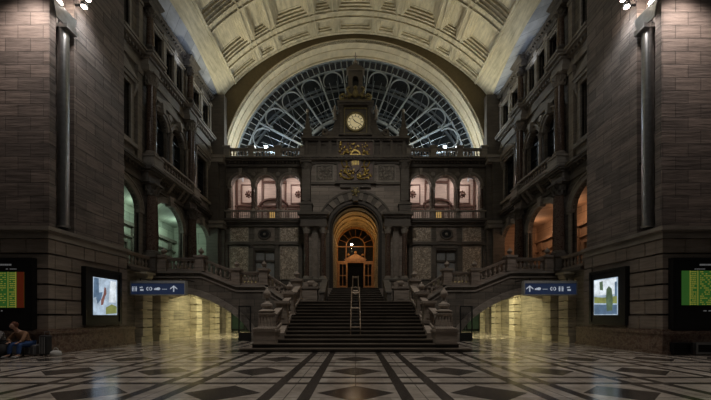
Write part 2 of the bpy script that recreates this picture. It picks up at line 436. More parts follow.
def side(s):
    F = FS(s); sd = SD(s)
    wn = 'wall_left' if s < 0 else 'wall_right'
    # ground level wall running on under the far wall
    G = FS(s, 12.35)
    m = MB(); m.fb(G, 17.0, 32.4, 0, 4.0, 0, .6)
    struct(wn + '_lower', m, M['lower'], 'coursed stone wall of the floor-level passage on the %s side' % sd, 'wall')
    for i, yc in enumerate((18.6, 20.25, 24.75, 28.0, 30.6)):
        lab = ('first', 'second', 'third', 'fourth', 'last')[i]
        r = thing('rusticated_pilaster', '%s banded pilaster from the pier along the passage wall, %s side' % (lab, sd), 'pilaster', (s * 12.3, yc, 0), 'banded pilasters along the passage walls')
        m = MB()
        m.fb(G, yc - .5, yc + .5, 0, .35, -.44, 0)
        for k in range(5):
            m.fb(G, yc - .42, yc + .42, .38 + k * .5, .38 + k * .5 + .43, -.46, 0)
        m.fb(G, yc - .36, yc + .36, .35, 2.95, -.2, 0)
        m.build('shaft', M['lowpil'], r)
        # scroll bracket
        q = MB().fb(G, yc - .4, yc + .4, 2.95, 3.05, -.36, 0)
        prof = [(0, 3.05), (-.25, 3.05), (-.42, 3.18), (-.48, 3.36), (-.40, 3.46), (-.52, 3.58), (-.62, 3.75), (-.62, 3.9), (0, 3.9)]
        q.prism(lambda a, b, w: G(w, b, a), prof, yc - .26, yc + .26)
        q.lathe([(.15, -.3), (.15, .3)], (0, 0, 0), 14, F=lambda x, y, z: G(yc + z, 3.3 + y, -.38 + x))
        q.fb(G, yc - .42, yc + .42, 3.88, 3.98, -.66, 0)
        q.build('scroll_bracket', M['lowpil'], r, False)
    m = MB(); m.fb(FS(s, 12.1), 17.35, 30, 3.98, 4.2, 0, 4.5); m.fb(FS(s, 12.0), 17.35, 29, 4.02, 4.14, 0, .2)
    struct(num('trim'), m, M['dtrim'], 'gallery floor slab edge above the passage, %s side' % sd, 'ledge')
    # storey 1
    m = MB()
    for b in (1, 2, 3):
        c = BAYC[b]; u0 = {1: 15.0, 2: 19.8, 3: 24.6}[b]; u1 = {1: 19.8, 2: 24.6, 3: 29.4}[b]
        hw = 1.75 if b < 3 else 1.55
        m.opening(F, u0, u1, 4.2, 9.5, c, hw, 4.2, 7.75, 1.35, 0, .25)
    # storey 2
    for u0, u1, c, hw in ((15.0, 19.8, 17.4, .95), (24.6, 29.4, 26.9, .85)):
        m.opening(F, u0, u1, 9.5, 16.1, c, hw, 11.5, 14.6, 0, 0, .5)
    m.opening(F, 19.8, 22.2, 9.5, 16.1, 21.15, .82, 10.6, 13.9, .82, 0, .5)
    m.opening(F, 22.2, 24.6, 9.5, 16.1, 23.25, .82, 10.6, 13.9, .82, 0, .5)
    # storey 3
    for u0, u1, c, hw in ((15, 19.8, 17.5, .8), (24.6, 26.9, 25.95, .5), (26.9, 29.4, 27.55, .5), (19.8, 21.4, 20.95, .42), (21.4, 23.0, 22.2, .42), (23.0, 24.6, 23.45, .42)):
        m.opening(F, u0, u1, 16.1, 22.5, c, hw, 17.75, 19.6, 0, 0, .5)
    struct(wn, m, M['wall'], 'three-storey stone wall of bays behind the columns, %s side' % sd, 'wall')
    # archivolts and jamb mouldings of the gallery arches
    m = MB()
    for b in (1, 2, 3):
        c = BAYC[b]; hw = 1.75 if b < 3 else 1.55
        m.ring(F, c, 7.75, hw, 1.35, hw + .28, 1.63, -.10, .1, 20)
        m.ring(F, c, 7.75, hw + .28, 1.63, hw + .36, 1.71, -.16, .1, 20)
        for d in (-1, 1):
            a, bb = sorted((c + d * hw, c + d * (hw + .28))); m.fb(F, a, bb, 4.2, 7.6, -.08, .1)
            a, bb = sorted((c + d * (hw - .03), c + d * (hw + .36))); m.fb(F, a, bb, 7.6, 7.8, -.14, .1)
        m.prism(F, [(c - .14, 8.95), (c + .14, 8.95), (c + .24, 9.6), (c - .24, 9.6)], -.28, .1)
    struct(num('trim'), m, M['trim'], 'moulded surrounds and keystones of the gallery arches, %s side' % sd, 'moulding')
    # entablatures: broken forward over the columns
    def entab(z0, z1, mat, lab, proj=.42, dent=True):
        m = MB(); h = z1 - z0
        spans = [(17.3, 29.2, 0)] + [(cy - .55, cy + .55, .45) for cy in COLY]
        for u0, u1, e in spans:
            m.fb(F, u0, u1, z0, z0 + h * .3, -.12 - e, .05); m.fb(F, u0, u1, z0 + h * .3, z0 + h * .62, -.07 - e, .05)
            m.fb(F, u0 - (.05 if e else 0), u1 + (.05 if e else 0), z0 + h * .62, z0 + h * .74, -.2 - e, .05)
            m.fb(F, u0 - (.12 if e else 0), u1 + (.12 if e else 0), z0 + h * .74, z0 + h * .88, -proj - e * .8, .05)
            m.fb(F, u0 - (.16 if e else 0), u1 + (.16 if e else 0), z0 + h * .88, z1, -proj - .07 - e * .8, .05)
        if dent:
            u = 17.4
            while u < 29: m.fb(F, u, u + .13, z0 + h * .60, z0 + h * .74, -.3, .0); u += .28
        return struct(num('trim'), m, M[mat], lab, 'cornice')
    entab(9.5, 10.45, 'dtrim', 'dentilled entablature above the gallery arches, %s side' % sd)
    entab(16.1, 17.2, 'trim', 'dentilled entablature above the paired balcony arches, %s side' % sd, .5)
    entab(20.1, 20.75, 'dtrim', 'top cornice under the vault, %s side' % sd, .34)
    # columns
    for i, cy in enumerate(COLY):
        w = 'nearer the pier' if i == 0 else 'nearer the balcony end wall'
        column(s * 12.38, cy, 4.2, 9.5, .33, 'redmarble', 'red marble gallery column %s, %s side' % (w, sd), 'gallery storey columns', .95, 'dtrim')
        column(s * 12.42, cy, 10.45, 16.1, .30, 'redmarble', 'dark middle storey column %s, %s side' % (w, sd), 'middle storey columns', .7, 'trim')
        column(s * 12.5, cy, 17.2, 20.1, .22, 'redmarble', 'short dark attic column %s, %s side' % (w, sd), 'attic columns', .4, 'dtrim')
        # pilasters behind columns + urn
    for k, cy in enumerate((20.05, 22.2, 24.35)):
        w = ('near', 'middle', 'far')[k]
        column(s * 12.62, cy, 11.35, 13.95, .13, 'paleshaft', '%s slender column of the paired balcony arches, %s side' % (w, sd), 'slender columns of the balcony arches', 0, 'trim')
    # balcony on storey two
    r = thing('balcony', 'small carved stone balcony before the paired arches, %s side' % sd, 'balcony', (s * 12.3, 22.2, 10.45), 'carved balconies')
    m = MB().fb(F, 20.3, 24.1, 10.45, 10.6, -.75, 0); m.fb(F, 20.25, 24.15, 10.6, 10.68, -.8, 0)
    for u in (20.6, 21.9, 23.2, 23.8): m.prism(lambda a, b, w: F(w, b, a), [(0, 9.7), (-.2, 9.8), (-.6, 10.35), (-.62, 10.45), (0, 10.45)], u - .12, u + .12)
    m.build('slab', M['trim'], r)
    MB().fb(F, 20.3, 24.1, 10.68, 10.78, -.75, -.5).build('bottom_rail', M['trim'], r)
    MB().fb(F, 20.25, 24.15, 11.3, 11.42, -.78, -.47).build('top_rail', M['trim'], r)
    for i in range(11): place(BAL, 'baluster', r, F(20.55 + i * .33, 10.78, -.62))
    # arch hoods storey 2
    m = MB()
    for c in (21.15, 23.25):
        m.ring(F, c, 13.9, .82, .82, 1.04, 1.04, -.14, .1, 18); m.ring(F, c, 13.9, 1.04, 1.04, 1.12, 1.12, -.24, .1, 18)
        m.prism(F, [(c - .1, 14.65), (c + .1, 14.65), (c + .2, 15.25), (c - .2, 15.25)], -.4, .1)
    m.prism(F, [(20.1, 15.3), (24.3, 15.3), (22.2, 16.0)], -.18, .05)
    for c in (21.15, 22.2, 23.25): m.lathe([(.02, -.12), (.2, -.1), (.24, 0), (.1, .08)], (0, 0, 0), 12, F=lambda x, y, z: F(c + x, 15.0 + y, -.1 + z))
    struct(num('trim'), m, M['trim'], 'carved hoods over the paired balcony arches, %s side' % sd, 'moulding')
    # rectangular window surrounds
    m = MB()
    for c, hw in ((17.4, .95), (26.9, .85)):
        m.frame(F, c - hw - .22, c + hw + .22, 11.3, 14.82, .22, -.12, .1)
        m.fb(F, c - hw - .4, c + hw + .4, 11.1, 11.32, -.3, .1)
        m.fb(F, c - hw - .3, c + hw + .3, 10.5, 11.1, -.12, .1)
        m.fb(F, c - hw - .35, c + hw + .35, 14.82, 15.02, -.25, .1)
        m.prism(F, [(c - hw - .45, 15.02), (c + hw + .45, 15.02), (c, 15.75)], -.32, .05)
        for d in (-1, 1): m.prism(lambda a, b, w: F(w, b, a), [(0, 14.1), (-.1, 14.15), (-.26, 14.6), (-.28, 14.82), (0, 14.82)], c + d * (hw + .3) - .08, c + d * (hw + .3) + .08)
    for c, hw in ((17.5, .8), (25.95, .5), (27.55, .5), (20.95, .42), (22.2, .42), (23.45, .42)):
        m.frame(F, c - hw - .13, c + hw + .13, 17.62, 19.73, .13, -.1, .1)
        m.fb(F, c - hw - .22, c + hw + .22, 17.5, 17.64, -.2, .1); m.fb(F, c - hw - .22, c + hw + .22, 19.73, 19.86, -.2, .1)
    for c in (19.15, 21.58, 22.83, 25.2, 26.75, 28.4):
        m.fb(F, c - .16, c + .16, 17.2, 20.1, -.16, .05); m.fb(F, c - .2, c + .2, 19.9, 20.1, -.22, .05); m.fb(F, c - .2, c + .2, 17.2, 17.42, -.22, .05)
    for c in (19.1, 25.3, 28.5):
        m.fb(F, c - .2, c + .2, 10.45, 16.1, -.14, .05); m.fb(F, c - .24, c + .24, 15.75, 16.1, -.2, .05)
    struct(num('trim'), m, M['trim'], 'window surrounds, pediments and pilaster strips, %s side' % sd, 'moulding')
    nm = {17.4: 'tall pedimented window hard by the pier, middle storey', 26.9: 'tall pedimented window near the end wall, middle storey'}
    for c, hw in ((17.4, .95), (26.9, .85)): dark_window(F, s, c, hw, 11.5, 14.6, '%s, %s side' % (nm[c], sd))
    for c, w in ((21.15, 'nearer'), (23.25, 'farther')):
        dark_window(F, s, c, .82, 10.6, 13.9, '%s round-headed dark opening behind the carved balcony, %s side' % (w, sd), .8)
    for c, hw, w in ((17.5, .8, 'wide attic window next to the pier'), (20.95, .42, 'nearest narrow attic window of three'), (22.2, .42, 'middle narrow attic window of three'), (23.45, .42, 'farthest narrow attic window of three'), (25.95, .5, 'first of two attic windows near the end wall'), (27.55, .5, 'last attic window in the corner by the end wall')):
        dark_window(F, s, c, hw, 17.75, 19.6, '%s, %s side' % (w, sd))
    # lit gallery behind
    mat = 'roomgreen' if s < 0 else 'roombrown'
    m = MB(); m.fb(F, 13.3, 29.6, 4.2, 9.6, 3.6, 3.8); m.fb(F, 13.3, 29.6, 9.5, 9.7, .5, 3.8); m.fb(F, 13.3, 13.5, 4.2, 9.6, .5, 3.8); m.fb(F, 29.4, 29.6, 4.2, 9.6, .5, 3.8)
    struct(wn + '_gallery', m, M[mat], 'lit inner wall of the gallery seen through the %s arches' % sd, 'wall')
    m = MB()
    for u in (16.0, 18.9, 21.0, 23.9, 26.0, 28.6):
        m.fb(F, u - .2, u + .2, 4.2, 8.2, 3.45, 3.6)
    m.fb(F, 15, 29.4, 8.0, 8.25, 3.35, 3.6); m.fb(F, 15, 29.4, 7.2, 7.32, 3.45, 3.6)
    for u in (17.45, 22.45, 27.3): m.frame(F, u - .8, u + .8, 4.2, 6.9, .15, 3.45, 3.6)
    struct(num('trim'), m, M['wall' if s < 0 else 'roombrown'], 'pilasters and door frames inside the %s gallery' % sd, 'moulding')
    # gallery balustrades along the wall
    balustrade('short gallery balustrade between pier and stair bridge, %s side' % sd, (s * 12.35, 17.45, 4.2), (s * 12.35, 19.3, 4.2), 6, group='short gallery balustrades')
    balustrade('gallery balustrade along the wall past the stair bridge, %s side' % sd, (s * 12.35, 22.3, 4.2), (s * 12.35, 24.1, 4.2), 6, group='long gallery balustrades')
    # corner pier at the far end
    m = MB()
    a, b = sorted((s * 11.55, s * 12.9)); m.box(a, b, 28.6, 29.4, 4.2, 21.0)
    a, b = sorted((s * 11.95, s * 12.9)); m.box(a, b, 28.2, 28.7, 4.2, 15.0)
    struct('wall_left_corner' if s < 0 else 'wall_right_corner', m, M['dtrim'], 'tall plain corner pier where the %s wall meets the balcony end wall' % sd, 'pier')
    m = MB()
    for z in (9.5, 15.2):
        a, b = sorted((s * 11.4, s * 12.9)); m.box(a, b, 28.05, 29.4, z, z + .25); m.box(a + .08, b - .08, 28.12, 29.4, z - .35, z)
    struct(num('trim'), m, M['trim'], 'capital bands around the far corner pier, %s side' % sd, 'moulding')
for s in (-1, 1): side(s)

# ------------------------------------------------------------------ vault
R0, HC = 15.26, 11.6
def bp(th, y, r=R0): return (r * math.sin(th), y, HC + r * math.cos(th))
TM = math.asin(10.85 / R0)
def vault():
    m = MB(); cof = []
    per = math.radians(20.2)
    for k in range(-2, 3): cof.append((k * per, math.radians(5.0)))
    for k in (-1.5, -.5, .5, 1.5): cof.append((k * per, math.radians(2.3)))
    cof.sort()
    rows = [(27.75, 28.7), (24.2, 26.7), (20.8, 23.3), (17.4, 19.9)]
    tb = [-TM]
    for c, h in cof: tb += [max(-TM, c - h), min(TM, c + h)]
    tb.append(TM)
    yb = [12.9] + [v for r in sorted(rows) for v in r] + [29.15]
    def sub(t0, t1, y0, y1, r, n=None):
        n = n or max(1, int((t1 - t0) / .035))
        for i in range(n):
            a = t0 + (t1 - t0) * i / n; b = t0 + (t1 - t0) * (i + 1) / n
            m.add([bp(a, y0, r), bp(b, y0, r), bp(b, y1, r), bp(a, y1, r)], [(0, 1, 2, 3)])
    for i in range(len(tb) - 1):
        for j in range(len(yb) - 1):
            t0, t1, y0, y1 = tb[i], tb[i + 1], yb[j], yb[j + 1]
            if t1 - t0 < 1e-4: continue
            if i % 2 == 1 and j % 2 == 1:
                # stepped recess
                r = R0; big = (t1 - t0) > .12
                steps = 3 if (y1 - y0) > 1.5 else 2
                ins = .17 if (y1 - y0) > 1.5 and big else .11
                d = .13
                for k in range(steps):
                    r2 = r + d; n = max(1, int((t1 - t0) / .035))
                    for q in range(n):
                        a = t0 + (t1 - t0) * q / n; b = t0 + (t1 - t0) * (q + 1) / n
                        for yy in (y0, y1): m.add([bp(a, yy, r), bp(b, yy, r), bp(b, yy, r2), bp(a, yy, r2)], [(0, 1, 2, 3)])
                    for tt in (t0, t1): m.add([bp(tt, y0, r), bp(tt, y1, r), bp(tt, y1, r2), bp(tt, y0, r2)], [(0, 1, 2, 3)])
                    a0, a1, b0, b1 = t0 + ins / R0, t1 - ins / R0, y0 + ins, y1 - ins
                    sub(t0, a0, y0, y1, r2, 1); sub(a1, t1, y0, y1, r2, 1); sub(a0, a1, y0, b0, r2); sub(a0, a1, b1, y1, r2)
                    t0, t1, y0, y1, r = a0, a1, b0, b1, r2
                # central boss panel sits proud again
                sub(t0, t1, y0, y1, r + .02)
            else: sub(t0, t1, y0, y1, R0)
    # raised ribs
    def rib(t0, t1, y0, y1, dr):
        n = max(1, int((t1 - t0) / .05))
        for i in range(n):
            a = t0 + (t1 - t0) * i / n; b = t0 + (t1 - t0) * (i + 1) / n
            m.hexa([bp(a, y0, R0 + .01), bp(b, y0, R0 + .01), bp(b, y1, R0 + .01), bp(a, y1, R0 + .01), bp(a, y0, R0 - dr), bp(b, y0, R0 - dr), bp(b, y1, R0 - dr), bp(a, y1, R0 - dr)])
    for y0 in (23.45, 20.05, 16.7):
        rib(-TM, TM, y0, y0 + .1, .10); rib(-TM, TM, y0 + .5, y0 + .6, .10)
    rib(-TM, TM, 26.86, 26.96, .12); rib(-TM, TM, 27.42, 27.52, .12); rib(-TM, TM, 28.95, 29.15, .05)
    for (c, h), (c2, h2) in zip(cof[:-1], cof[1:]):
        e0, e1 = c + h, c2 - h2; q = (e1 - e0)
        rib(e0 + q * .18, e0 + q * .30, 13, 29.1, .09); rib(e1 - q * .30, e1 - q * .18, 13, 29.1, .09)
    for sg in (-1, 1):
        a, b = sorted((sg * TM, sg * (TM - .012))); rib(a, b, 13, 29.1, .15)
    struct('ceiling', m, M['vault'], 'coffered barrel vault of pale plaster with square and narrow sunk panels', 'vault')
    # plain springing band + side soffit
    for s in (-1, 1):
        Hr = lambda y: 21.55 - (y - 22) ** 2 / 90.0
        m = MB(); q = MB()
        ys = [12.9 + (29.15 - 12.9) * i / 16 for i in range(17)]
        for a, b in zip(ys[:-1], ys[1:]):
            def rim(y): return math.acos((Hr(y) - HC) / R0)
            for k in range(3):
                f0, f1 = k / 3, (k + 1) / 3
                pts = []
                for y, f in ((a, f0), (b, f0), (b, f1), (a, f1)):
                    t = TM + (rim(y) - TM) * f; pts.append(bp(s * t, y))
                m.add(pts, [(0, 1, 2, 3)])
            ea, eb = bp(s * rim(a), a), bp(s * rim(b), b)
            # rim lip and soffit slab going outwards to the wall
            m.hexa([ea, eb, (eb[0] + s * .12, b, eb[2] - .12), (ea[0] + s * .12, a, ea[2] - .12),
                    (ea[0], a, ea[2] + .8), (eb[0], b, eb[2] + .8), (eb[0] + s * .12, b, eb[2] + .8), (ea[0] + s * .12, a, ea[2] + .8)])
            q.hexa([(ea[0] + s * .1, a, ea[2] - .02), (eb[0] + s * .1, b, eb[2] - .02), (s * 13.2, b, eb[2] - .35), (s * 13.2, a, ea[2] - .35),
                    (ea[0] + s * .1, a, ea[2] + .5), (eb[0] + s * .1, b, eb[2] + .5), (s * 13.2, b, eb[2] + .5), (s * 13.2, a, ea[2] + .5)])
        struct(num('trim'), m, M['vault'], 'plain plaster springing band of the vault, %s side' % SD(s), 'moulding')
        struct('ceiling_left_soffit' if s < 0 else 'ceiling_right_soffit', q, M['soffit'], 'stone soffit coloured as if lit blue between vault and top cornice, %s side' % SD(s), 'soffit')
vault()

# ------------------------------------------------------------------ end wall with lunette
RL, HL = 11.95, 14.4
def endwall():
    F = FB(29.2)
    m = MB()
    n = 48; us = [-RL * math.cos(PI * i / n) for i in range(n + 1)]
    m.slices(F, us, lambda u: HL + math.sqrt(max(0, RL ** 2 - u * u)), 27.6, 0, .3)
    for s in (-1, 1):
        a, b = sorted((s * RL, s * 13.3)); m.fb(F, a, b, 14.4, 27.6, 0, .3)
    struct('wall_back_upper', m, M['brown'], 'brown plaster face between coffered vault and great lunette arch', 'wall')
    m = MB()
    m.ring(F, 0, HL, RL, RL, RL + .08, RL + .08, -.03, .4, 48, 0, PI)
    m.ring(F, 0, HL, RL - .05, RL - .05, RL + .3, RL + .3, .28, 2.1, 48, -.05, PI + .05)
    m.ring(F, 0, HL, RL - .12, RL - .12, RL, RL, .9, 1.02, 48, -.02, PI + .02)
    m.ring(F, 0, HL, RL - .2, RL - .2, RL, RL, 1.75, 2.1, 48, -.02, PI + .02)
    struct(num('trim'), m, M['arch'], 'broad pale arch soffit framing the great lunette window', 'arch')
    # lunette window
    G = FB(31.2); r = thing(num('window'), 'great half-round lunette of radiating iron bars and glass', 'window', (0, 31.2, 14.4), kind='structure')
    RO = RL - .15; c0 = 15.2
    m = MB(); m.ring(G, 0, HL, RO - .12, RO - .12, RO, RO, -.1, .2, 56); m.ring(G, 0, HL, RO - 1.0, RO - 1.0, RO - .93, RO - .93, -.08, .15, 56)
    m.ring(G, 0, c0, 5.6, 5.3, 5.85, 5.55, -.1, .2, 40); m.ring(G, 0, c0, 5.0, 4.7, 5.1, 4.8, -.05, .12, 40)
    m.ring(G, 0, c0, 2.6, 2.3, 2.75, 2.45, -.05, .12, 24)
    m.build('ring_frame', M['shediron'], r)
    NB = 13
    def Rat(a):   # distance from (0,c0) to the outer circle along angle a
        dx, dz = math.cos(a), math.sin(a); b = dz * (c0 - HL); return -b + math.sqrt(b * b - (c0 - HL) ** 2 + (RO - .9) ** 2)
    for i in range(NB + 1):
        a = PI * i / NB
        m = MB(); rr = Rat(a) if 0 < i < NB else Rat(a)
        d = Vector((math.cos(a), 0, math.sin(a))); nrm = Vector((-math.sin(a), 0, math.cos(a))) * .055
        p0 = Vector((0, 31.1, c0)) + d * .8; p1 = Vector((0, 31.1, c0)) + d * rr; Y = Vector((0, .26, 0))
        m.hexa([p0 - nrm, p1 - nrm, p1 + nrm, p0 + nrm, p0 - nrm + Y, p1 - nrm + Y, p1 + nrm + Y, p0 + nrm + Y])
        m.build('glazing_bar', M['shediron'], r)
    m = MB()
    for i in range(NB):
        a = PI * (i + .5) / NB; rr = Rat(a); half = PI / NB / 2
        # horseshoe arch head in every bay
        rc = rr * (1 - .5 * math.sin(half) * 1.7) ; w = rc * math.tan(half) * .86
        rc = rr - w - .1
        cx, cz = rc * math.cos(a), c0 + rc * math.sin(a)
        m.ring(G, cx, cz, w - .09, w - .09, w, w, -.04, .08, 16, a - PI * .62, a + PI * .62)
        # fine bars across each bay: arcs and sub-radials
        for q in (.50, .58, .66, .74):
            pa = a - half * .92; pb = a + half * .92; R_ = rr * q
            m.tube((R_ * math.cos(pa), 31.25, c0 + R_ * math.sin(pa)), (R_ * math.cos(pb), 31.25, c0 + R_ * math.sin(pb)), .028, 4)
        for e in (-.33, .33):
            aa = a + half * 2 * e * .5
            m.tube((5.7 * math.cos(aa), 31.25, c0 + 5.7 * math.sin(aa)), ((rc) * math.cos(aa), 31.25, c0 + (rc) * math.sin(aa)), .022, 4)
    m.build('tracery', M['shediron'], r)
    # small arcade in the outermost ring
    m = MB()
    for i in range(64):
        a = PI * (i + .5) / 64
        m.tube(((RO - .95) * math.cos(a), 31.2, HL + (RO - .95) * math.sin(a)), ((RO - .1) * math.cos(a), 31.2, HL + (RO - .1) * math.sin(a)), .045, 5)
    o = m.build('rim_spokes', M['shediron'], r)
    m = MB(); n = 40
    vs = [(0, 31.32, HL)] + [(RO * math.cos(PI * i / n), 31.32, HL + RO * math.sin(PI * i / n)) for i in range(n + 1)]
    m.add(vs, [tuple(range(n + 2))]); m.build('pane', M['glass'], r)
    # train shed beyond
    m = MB(); RS, HS = 13.0, 13.2
    n = 40
    for i in range(n):
        a, b = PI * i / n, PI * (i + 1) / n
        m.add([(RS * math.cos(a), 32.5, HS + RS * math.sin(a)), (RS * math.cos(b), 32.5, HS + RS * math.sin(b)), (RS * math.cos(b), 75, HS + RS * math.sin(b)), (RS * math.cos(a), 75, HS + RS * math.sin(a))], [(0, 1, 2, 3)])
    m.box(-14, -13, 32.5, 75, 8, 13.3); m.box(13, 14, 32.5, 75, 8, 13.3); m.box(-14, 14, 75, 75.2, 6, 27); m.box(-14, 14, 36, 75, 7.5, 8)
    struct('ceiling_train_shed', m, M['shedroof'], 'dark curved train shed roof beyond the lunette glass', 'roof')
    for i, y in enumerate((34.5, 39, 44, 50, 57, 66)):
        m = MB(); K = FB(y); m.ring(K, 0, HS, RS - .6, RS - .6, RS - .45, RS - .45, 0, .25, 32); m.ring(K, 0, HS, RS - .1, RS - .1, RS, RS, 0, .25, 32)
        for k in range(32):
            a = PI * k / 32; b = PI * (k + 1) / 32
            m.tube(((RS - .55) * math.cos(a), y + .12, HS + (RS - .55) * math.sin(a)), ((RS - .05) * math.cos(b), y + .12, HS + (RS - .05) * math.sin(b)), .03, 4)
        tag(m.build('roof_truss', M['shediron']), ('curved lattice truss of the shed roof, nearest the glass', 'second curved lattice truss of the shed roof behind the glass', 'third curved lattice truss of the shed roof behind the glass', 'fourth curved lattice truss of the shed roof behind the glass', 'fifth curved lattice truss of the shed roof behind the glass', 'farthest curved lattice truss of the shed roof')[i], 'truss', 'train shed roof trusses')
    m = MB()
    for k in range(1, 22):
        a = PI * k / 22; m.tube(((RS - .25) * math.cos(a), 32.6, HS + (RS - .25) * math.sin(a)), ((RS - .25) * math.cos(a), 74.9, HS + (RS - .25) * math.sin(a)), .05, 5)
    struct(num('trim'), m, M['shediron'], 'long iron purlins running along the shed roof', 'purlins')
endwall()
# ------------------------------------------------------------------ end wall, lower storeys
YB = 29.0
def backlow(s):
    F0 = FB(YB); F = lambda u, v, w: (s * u, YB + w, v); sd = SD(s)
    wn = 'wall_back_left' if s < 0 else 'wall_back_right'
    m = MB()
    m.opening(F, 4.3, 12.8, 0, 4.2, 9.0, 2.9, 0, 3.9, 0, 0, .8)
    m.opening(F, 4.3, 12.8, 4.2, 9.6, 8.1, .95, 4.2, 7.3, 0, 0, .5)
    cs = (10.2, 8.0, 5.8)
    for c in cs: m.opening(F, c - 1.1, c + 1.1, 10.0, 14.7, c, .9, 10.0, 13.15, .9, 0, .5)
    m.fb(F, 11.3, 12.8, 10, 14.7, 0, .5); m.fb(F, 4.3, 4.7, 10, 14.7, 0, .5)
    m.fb(F, 4.3, 12.8, 14.7, 15.3, 0, .5); m.fb(F, 4.3, 12.8, 9.6, 10.0, 0, .5)
    struct(wn, m, M['wall'], 'stone end wall with three balcony arches, %s side' % sd, 'wall')
    # slabs, cornices
    m = MB(); m.fb(F, 4.2, 12.8, 9.62, 9.75, -.35, .5); m.fb(F, 4.2, 12.8, 9.75, 9.9, -.55, .5); m.fb(F, 4.2, 12.8, 9.9, 10.0, -.65, .5)
    m.fb(F, 4.3, 12.8, 7.85, 8.05, -.2, .1); m.fb(F, 4.3, 12.8, 9.45, 9.62, -.25, .1)
    m.fb(F, 4.2, 12.8, 14.75, 14.95, -.2, .3); m.fb(F, 4.2, 12.8, 14.95, 15.15, -.12, .3); m.fb(F, 4.2, 12.8, 15.15, 15.3, -.5, .3); m.fb(F, 4.2, 12.8, 15.3, 15.42, -.62, 2.4)
    u = 4.5
    while u < 11.6: m.fb(F, u, u + .14, 15.02, 15.15, -.34, 0); u += .3
    struct(num('trim'), m, M['dtrim'], 'balcony ledge and cornices across the end wall, %s side' % sd, 'cornice')
    m = MB()
    for c in cs:
        m.ring(F, c, 13.15, .9, .9, 1.06, 1.06, -.1, .1, 18); m.ring(F, c, 13.15, 1.06, 1.06, 1.14, 1.14, -.16, .1, 18)
        m.prism(F, [(c - .09, 14.0), (c + .09, 14.0), (c + .16, 14.6), (c - .16, 14.6)], -.26, .1)
    for c in (9.1, 6.9): m.lathe([(.02, -.1), (.15, -.08), (.2, 0), (.1, .06)], (0, 0, 0), 12, F=lambda x, y, z: F(c + x, 14.15 + y, -.05 - z))
    struct(num('trim'), m, M['trim'], 'moulded archivolts of the three balcony arches, %s side' % sd, 'moulding')
    for i, c in enumerate((11.2, 9.1, 6.9, 4.75)):
        w = ('in the corner', 'second from the corner', 'third from the corner', 'against the central tower')[i]
        column(s * c, YB - .12, 10.02, 13.1, .14, 'redmarble', 'slim balcony arcade column %s, %s side' % (w, sd), 'balcony arcade columns', .7, 'trim')
    # metal balcony railing
    r = thing('balcony_railing', 'dark railing of close upright bars along the end wall balcony, %s side' % sd, 'railing', (s * 8, YB - .4, 10), 'end wall balcony railings')
    m = MB().fb(F, 4.6, 11.5, 10.05, 10.12, -.44, -.36); m.build('bottom_rail', M['dtrim'], r)
    m = MB().fb(F, 4.6, 11.5, 10.68, 10.8, -.48, -.32); m.build('top_rail', M['trim'], r)
    bm_ = MB().lathe([(.05, 0), (.03, .06), (.055, .2), (.03, .4), (.05, .56)], n=8).mesh('baluster', M['trim'], True)
    for i in range(38): place(bm_, 'baluster', r, F(4.75 + i * .178, 10.12, -.4))
    # upper balustrade above the cornice
    pds = [(F(u, 15.42, -.3), 1.0, True) for u in (11.3, 9.15, 6.85, 4.6)]
    a, b = F(11.4, 15.42, -.3), F(4.5, 15.42, -.3)
    balustrade('parapet balustrade below the great lunette, %s side' % sd, a, b, 26, .84, [((q[0], q[1], q[2]), h, False) for q, h, f in pds], 'parapet balustrades', 'trim')
    # pilasters and marble panels
    for i, c in enumerate((11.5, 9.25, 6.95, 4.85)):
        w = ('in the corner', 'between marble panel and medallion, outer', 'between medallion and marble panel, inner', 'next to the central tower')[i]
        column(s * c, YB - .05, 4.2, 7.85, .19, 'dtrim', 'dark flat pilaster %s, %s side' % (w, sd), 'end wall pilasters', .5, 'dtrim', sq=True)
    for i, c in enumerate((10.35, 5.9)):
        w = ('outer', 'inner')[i]
        for z0, z1, q in ((4.8, 7.65, 'tall'), (8.15, 9.4, 'square')):
            r = thing('marble_panel', '%s %s figured marble panel on the end wall, %s side' % (w, q, sd), 'panel', F(c, z0, 0), 'figured marble wall panels')
            MB().fb(F, c - .8, c + .8, z0, z1, -.06, .05).build('slab', M['panel'], r)
            MB().frame(F, c - .86, c + .86, z0 - .06, z1 + .06, .07, -.1, .05).build('border', M['trim'], r)
    r = thing('medallion', 'dark oval wreath medallion on a pale square, %s side' % sd, 'medallion', F(8.1, 8.8, 0), 'wreath medallions')
    MB().fb(F, 7.2, 9.0, 8.15, 9.42, -.06, .05).build('backing', M['paleshaft'], r)
    m = MB()
    for k in range(26):
        t = 2 * PI * k / 26; m.ball(F(8.1 + .52 * math.cos(t), 8.78 + .42 * math.sin(t), -.12), .085, 6)
    m.build('wreath', M['dtrim'], r)
    m = MB().ring(F, 8.1, 8.78, .02, .02, .42, .33, -.1, 0, 24, 0, 2 * PI); m.build('disc', M['black'], r)
    MB().ball(F(8.1, 8.78, -.1), .13, 10).build('boss', M['trim'], r)
    # window with grey lower panes
    r = thing(num('window'), 'cross-framed end wall window under the medallion, %s side' % sd, 'window', F(8.1, 4.2, 0), kind='structure')
    m = MB().frame(F, 7.15, 9.05, 4.2, 7.35, .12, .1, .25); m.fb(F, 8.04, 8.16, 4.2, 7.3, .1, .22); m.fb(F, 7.2, 9.0, 6.35, 6.5, .1, .22)
    m.build('window_frame', M['dtrim'], r); MB().fb(F, 7.2, 9.0, 4.2, 7.3, .26, .28).build('pane', plainglass, r)
    m = MB().frame(F, 6.95 + .1, 9.25 - .1, 4.2, 7.5, .14, -.08, .1); m.fb(F, 7.0, 9.2, 7.5, 7.75, -.18, .1)
    struct(num('trim'), m, M['dtrim'], 'heavy surround of the end wall window, %s side' % sd, 'moulding')
